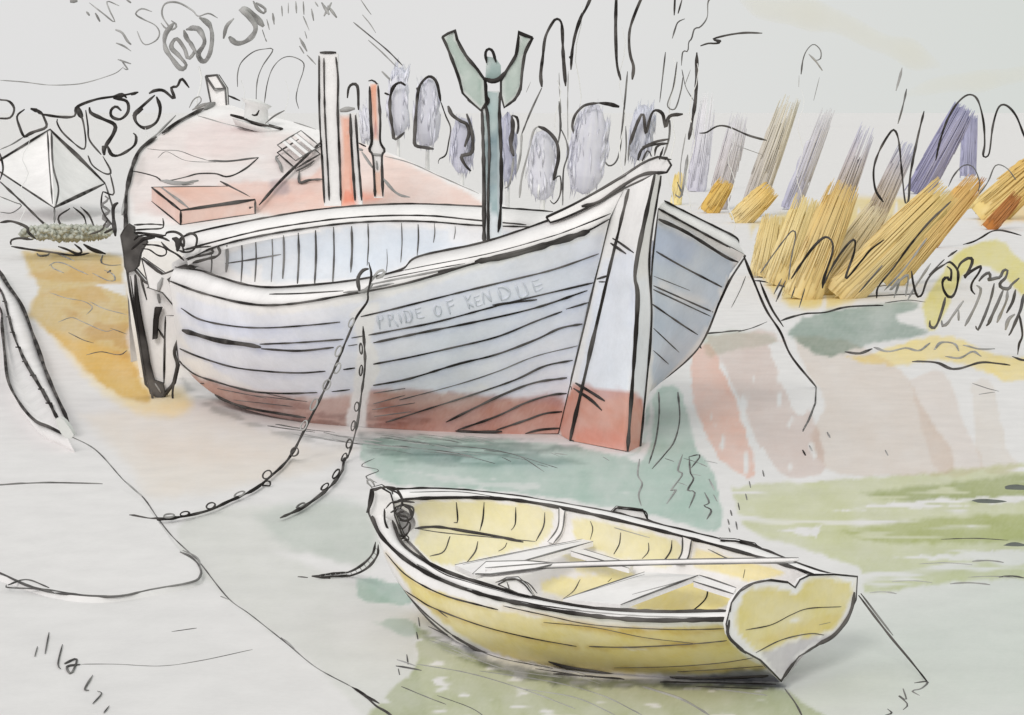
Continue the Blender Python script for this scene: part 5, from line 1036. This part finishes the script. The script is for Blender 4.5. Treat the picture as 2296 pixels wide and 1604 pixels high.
reeds('tall lavender reed clump with ochre tinted tip, third from the stem', (1678,486), (1774,215), 54, (178,172,172), (200,194,178), 1.1, .3)
reeds('lavender reed clump beneath the lone sapling', (1770,470), (1858,240), 44, (176,176,196), (196,194,198), 1, .4)
reeds('brownish grey reed clump in the middle of the row', (1853,535), (1950,280), 48, (158,140,118), (184,184,202), 1.1, .35)
reeds('lavender reed clump inside the zigzag twig', (1944,525), (2040,318), 48, (190,170,140), (166,168,190), 1.1, .3)
reeds('darkest purple reed clump leaning right', (2057,435), (2165,236), 58, (142,140,170), (146,146,176), 1.4, .1)
reeds('short dark purple reed clump leaning left against the darkest one', (2170,395), (2176,258), 36, (160,160,184), (142,142,172), 1.3, .1)
reeds('small strong ochre reed tuft at the foot of the second grey clump', (1586,478), (1632,405), 44, OC, (200,164,84), 1.2, .2)
reeds('bushy ochre reed tuft at the foot of the tall lavender clump', (1650,500), (1732,420), 54, OL, OC, 1.2, .2)
reeds('pale straw reed tuft behind the bow rail of the big boat', (1712,622), (1738,480), 66, OL, (210,188,128), 1.1, .2)
reeds('straw reed tuft under the lavender clump by the lone sapling', (1742,640), (1812,440), 66, OL, (214,194,136), 1.1, .2)
reeds('large straw reed clump with ochre top in the middle of the bank', (1795,670), (1898,408), 84, OL, (202,170,104), 1.1, .2)
reeds('long leaning straw reed clump right of the middle', (1845,660), (1980,465), 84, OL, (204,192,162), 1.1, .2)
reeds('longest leaning ochre reed clump under the dark purple ones', (1880,668), (2128,420), 86, OL, (208,180,112), 1.2, .15)
reeds('slender ochre reed clump with a rusty right edge', (1990,640), (2196,398), 58, (214,194,136), (200,156,88), 1.2, .15)
reeds('thin rust red reed tuft along the slender ochre clump', (2094,556), (2208,398), 14, RU, (166,104,54), 1.4, .25)
reeds('broad ochre reed clump at the far right', (2200,492), (2340,365), 84, (214,194,134), (198,162,92), 1.2, .15)
reeds('dark rust reed tuft in front of the broad ochre clump', (2215,515), (2285,435), 34, RU, (152,92,44), 1.2, .3)
reeds('second rust reed tuft at the right edge of the bank', (2262,455), (2330,400), 40, (186,130,76), (158,98,50), 1.1, .3)
reeds('little yellow reed tuft just right of the stem head', (1515,460), (1524,385), 26, (226,212,160), (216,190,110), .9, .4)
# bent dark stalks among the reeds
def stalk(label, strokes, Y, group='bent dark stalks among the reeds'):
    mb = MB()
    for s in strokes: ink_at(mb, s[0], Y, s[1], s[2] if len(s) > 2 else 0, depth=.2)
    tag(mb.build('bent_stalk', [INK, INKG, INKM]), label, 'stalk', group)
stalk('large dark W shaped bent stalk over the dark purple reeds', [(Z3([(1565,1045),(1525,980),(1515,880),(1540,790),(1590,700),(1622,672),(1645,730),(1660,880),(1678,1042),(1695,1030),(1705,900),(1740,720),(1775,575)]), 6), (Z3([(1640,640),(1665,550),(1685,460)]), 5, 2), (Z3([(1630,470),(1650,400),(1662,350)]), 6, 1)], 38)
stalk('dark double arched stalk at the far right over the purple reeds', [(Z3([(1835,830),(1860,720),(1900,610),(1950,530),(2005,490),(2050,515),(2080,620),(2088,740),(2080,805),(2110,795),(2130,650),(2160,555),(2200,545),(2250,600),(2291,700),(2320,760)]), 6)], 36)
stalk('pale looped stalk along the slender ochre reeds', [(Z3([(1900,965),(1930,905),(1980,855),(2030,865),(2062,940),(2055,990)]), 4, 2), (Z3([(2060,1000),(2085,970),(2110,930),(2145,855),(2200,868),(2250,930)]), 4, 2)], 34)
stalk('dark zigzag stalks in the middle of the straw reeds', [(Z3([(930,1410),(1000,1310),(1060,1230),(1095,1192),(1112,1215),(1090,1330),(1075,1445)]), 4, 2), (Z3([(1090,1440),(1150,1350),(1210,1270),(1265,1225),(1300,1250),(1300,1310),(1260,1430),(1250,1490)]), 7), (Z3([(1250,1480),(1330,1330),(1410,1238),(1415,1300),(1370,1440),(1450,1350),(1500,1290),(1570,1238)]), 6), (Z3([(1040,1440),(1000,1520)]), 5, 2), (Z3([(1060,1450),(1010,1560)]), 5, 2), (Z3([(1110,1480),(1090,1540)]), 4, 2), (Z3([(1160,1490),(1130,1590)]), 4, 2)], 29)
stalk('long dark stalk sweeping up right across the ochre reeds', [(Z3([(1530,1540),(1540,1480),(1620,1380),(1700,1270),(1800,1150),(1915,1040)]), 6), (Z3([(1440,1510),(1500,1440),(1560,1370)]), 5, 2), (Z3([(1570,1500),(1680,1380),(1790,1230)]), 5, 1), (Z3([(1620,1540),(1650,1440),(1600,1500),(1690,1420),(1680,1530)]), 6, 1), (Z3([(1800,1420),(1840,1380),(1880,1340)]), 5, 2)], 30)
stalk('black hooked stalk beside the olive bank', [(Z3([(1710,1400),(1720,1470),(1740,1530),(1765,1520),(1790,1450),(1830,1400),(1890,1360)]), 7), (Z3([(1810,1360),(1770,1420),(1730,1480),(1690,1550)]), 6, 1)], 29)
ZT = zoomer(1951.5, 497.4, .2385)
stalk('dark tangled stalk knotted on top of the olive bank', [(ZT([(700,400),(750,380),(820,460),(820,580),(790,680),(740,710),(690,640),(680,560),(720,520),(750,560),(760,460),(720,420)]), 7), (ZT([(820,450),(850,390),(930,340),(960,380),(900,510),(880,520),(960,460),(1040,420),(1020,480),(960,570),(950,640),(985,685)]), 8), (ZT([(1020,560),(1060,510),(1110,480),(1130,520),(1100,550),(1180,530),(1220,520),(1250,460),(1290,460),(1270,530),(1220,580),(1230,620),(1300,630),(1330,590),(1400,530)]), 8, 2), (ZT([(870,215),(960,190),(1040,150),(1130,95),(1210,80),(1300,95),(1420,130)]), 5), (ZT([(730,330),(770,300),(815,270)]), 6)], 27)
def jtuft(strokes, label): stalk(label, strokes, 26.5, 'hooked grass stems on the bank')
jtuft([(ZT([(705,710),(690,780),(660,880),(630,960),(600,1000),(560,980),(560,930)]), 8, 2), (ZT([(875,745),(840,790),(770,890),(720,960),(680,980),(670,930)]), 8, 1), (ZT([(830,830),(830,930)]), 8, 1)], 'left pair of hooked grey grass stems below the olive bank')
jtuft([(ZT([(1000,600),(1040,640),(1010,740),(960,850),(890,980)]), 8, 1), (ZT([(1165,580),(1140,700),(1100,820),(1060,920),(1010,1020),(990,980)]), 8, 2), (ZT([(1250,640),(1200,760),(1150,870),(1110,960),(1090,980)]), 8, 2)], 'middle row of tall hooked grass stems below the olive bank')
jtuft([(ZT([(1290,650),(1280,740),(1230,860),(1190,950)]), 8, 1), (ZT([(1365,640),(1340,750),(1280,860)]), 8, 2), (ZT([(1440,680),(1420,800),(1390,880),(1320,1040),(1300,1070)]), 8, 2), (ZT([(1360,870),(1300,920),(1270,1020)]), 10, 1), (ZT([(1400,860),(1430,1060),(1400,1150),(1385,1250)]), 6, 0)], 'dense hooked grass stems at the right edge below the olive bank')
# dark stones in the green water
def stone(cx, cy, w, h, seed, label):
    random.seed(seed); mb = MB(); c = G(cx, cy); rx = w / 2 / F * c.y; rz = h / 2 / F * c.y; rows_ = []
    for i in range(7):
        a = i / 6 * math.pi / 2; rows_.append([c + Vector((rx * math.cos(a) * math.cos(t) * (1 + .2 * math.sin(3 * t + seed)), rx * .6 * math.cos(a) * math.sin(t), rz * 1.3 * math.sin(a) * (1 + .2 * math.cos(2 * t + seed)) - .01)) for t in np.linspace(0, 6.283, 17)[:-1]])
    mb.grid(rows_, close=True); tag(mb.build('stone', [M_TIMBER], base=col(92,96,92)), label, 'stone', 'dark stones in the green water')
stone(2215, 1125, 80, 11, 1, 'dark jagged stone in the upper green water at right'); stone(2285, 1095, 80, 14, 2, 'dark mossy stone cut by the right edge, upper one'); stone(2278, 1222, 66, 11, 3, 'dark flat stone at the right edge, lowest one')
random.seed(11)
# pale drifting bands of cloud above the right bank
M_CLOUD = bpy.data.materials.new('thin_cloud'); M_CLOUD.use_nodes = True; nt = M_CLOUD.node_tree; nt.nodes.remove(nt.nodes['Principled BSDF'])
pv = nt.nodes.new('ShaderNodeVolumePrincipled'); pv.inputs['Color'].default_value = (.86, .83, .70, 1); pv.inputs['Density'].default_value = .045; pv.inputs['Anisotropy'].default_value = 0
nt.links.new(pv.outputs['Volume'], nt.nodes['Material Output'].inputs['Volume'])
def cloud(label, pts, w, Y, c):
    mb = MB(); q = spline(pts, step=18); n = len(q); rows_ = []
    for i, (x, y) in enumerate(q):
        f = min(1, min(i, n - 1 - i) / 4 + .15); ww = w * f * (.7 + .6 * noise(np.array([i * .3]), np.array([3.1]))[0]); c0 = P(x, y, Y); r = ww / 2 / F * Y
        rows_.append([c0 + Vector((0, 2.2 * r * math.cos(a), r * math.sin(a))) for a in np.linspace(0, 6.283, 13)[:-1]])
    mb.grid(rows_, close=True); tag(mb.build('cloud', [M_CLOUD]), label, 'cloud', 'cloud bands'); 
cloud('beige cloud band sloping down right above the reeds', [(1640,-20),(1700,15),(1800,30),(1880,50),(1960,90),(2040,120),(2110,148)], 64, 420, (209,208,198))
cloud('beige cloud band rising to the right edge, lower one', [(2020,215),(2110,190),(2200,182),(2300,165),(2400,150)], 44, 400, (209,209,199))

# ================================================================== LIGHT, SKY, CAMERA
w = bpy.data.worlds.new('World'); SC.world = w; w.use_nodes = True; nt = w.node_tree; bg = nt.nodes['Background']
sky = nt.nodes.new('ShaderNodeTexSky'); sky.sky_type = 'NISHITA'; sky.sun_disc = False; sky.sun_elevation = math.radians(34); sky.sun_rotation = math.radians(-162)
sky.dust_density = 6; sky.air_density = 1.0
sm = nt.nodes.new('ShaderNodeMix'); sm.data_type = 'RGBA'; sm.blend_type = 'MULTIPLY'; sm.inputs['Factor'].default_value = 1; sm.inputs['B'].default_value = (.08, .08, .08, 1)
ov = nt.nodes.new('ShaderNodeMix'); ov.data_type = 'RGBA'; ov.inputs['Factor'].default_value = .94; ov.inputs['B'].default_value = (.742, .738, .735, 1)
nt.links.new(sky.outputs['Color'], sm.inputs['A']); nt.links.new(sm.outputs['Result'], ov.inputs['A']); tcw = nt.nodes.new('ShaderNodeTexCoord'); sx = nt.nodes.new('ShaderNodeSeparateXYZ'); mrw = nt.nodes.new('ShaderNodeMapRange'); fm = nt.nodes.new('ShaderNodeMix'); fm.data_type = 'RGBA'
mrw.inputs['From Min'].default_value = .02; mrw.inputs['From Max'].default_value = .3; fm.inputs['B'].default_value = (.60, .635, .60, 1)     # vignette put into the sky: its colour darkens to the right
nt.links.new(tcw.outputs['Generated'], sx.inputs[0]); nt.links.new(sx.outputs['X'], mrw.inputs['Value']); nt.links.new(mrw.outputs['Result'], fm.inputs['Factor']); nt.links.new(ov.outputs['Result'], fm.inputs['A'])
nt.links.new(fm.outputs['Result'], bg.inputs['Color'])
bg.inputs['Strength'].default_value = 1.0
sd = bpy.data.lights.new('sun', 'SUN'); sd.energy = .95; sd.angle = math.radians(18); sd.color = (1, .97, .93)
so = bpy.data.objects.new('sun', sd); COL.objects.link(so); so.rotation_euler = (math.radians(56), 0, math.radians(-18))
cd = bpy.data.cameras.new('camera'); cd.sensor_width = 36; cd.lens = F / 2296 * 36; cd.shift_y = -(802 - YH) / 2296; cd.clip_end = 20000; cd.clip_start = .1
co = bpy.data.objects.new('camera', cd); COL.objects.link(co); co.location = (0, 0, EYE); co.rotation_euler = (math.radians(90), 0, 0); SC.camera = co
SC.view_settings.view_transform = 'Standard'; SC.view_settings.look = 'None'; SC.view_settings.exposure = .1; SC.view_settings.gamma = 1
SC.cycles.max_bounces = 8; SC.cycles.volume_bounces = 4
SC.cycles.use_denoising = True
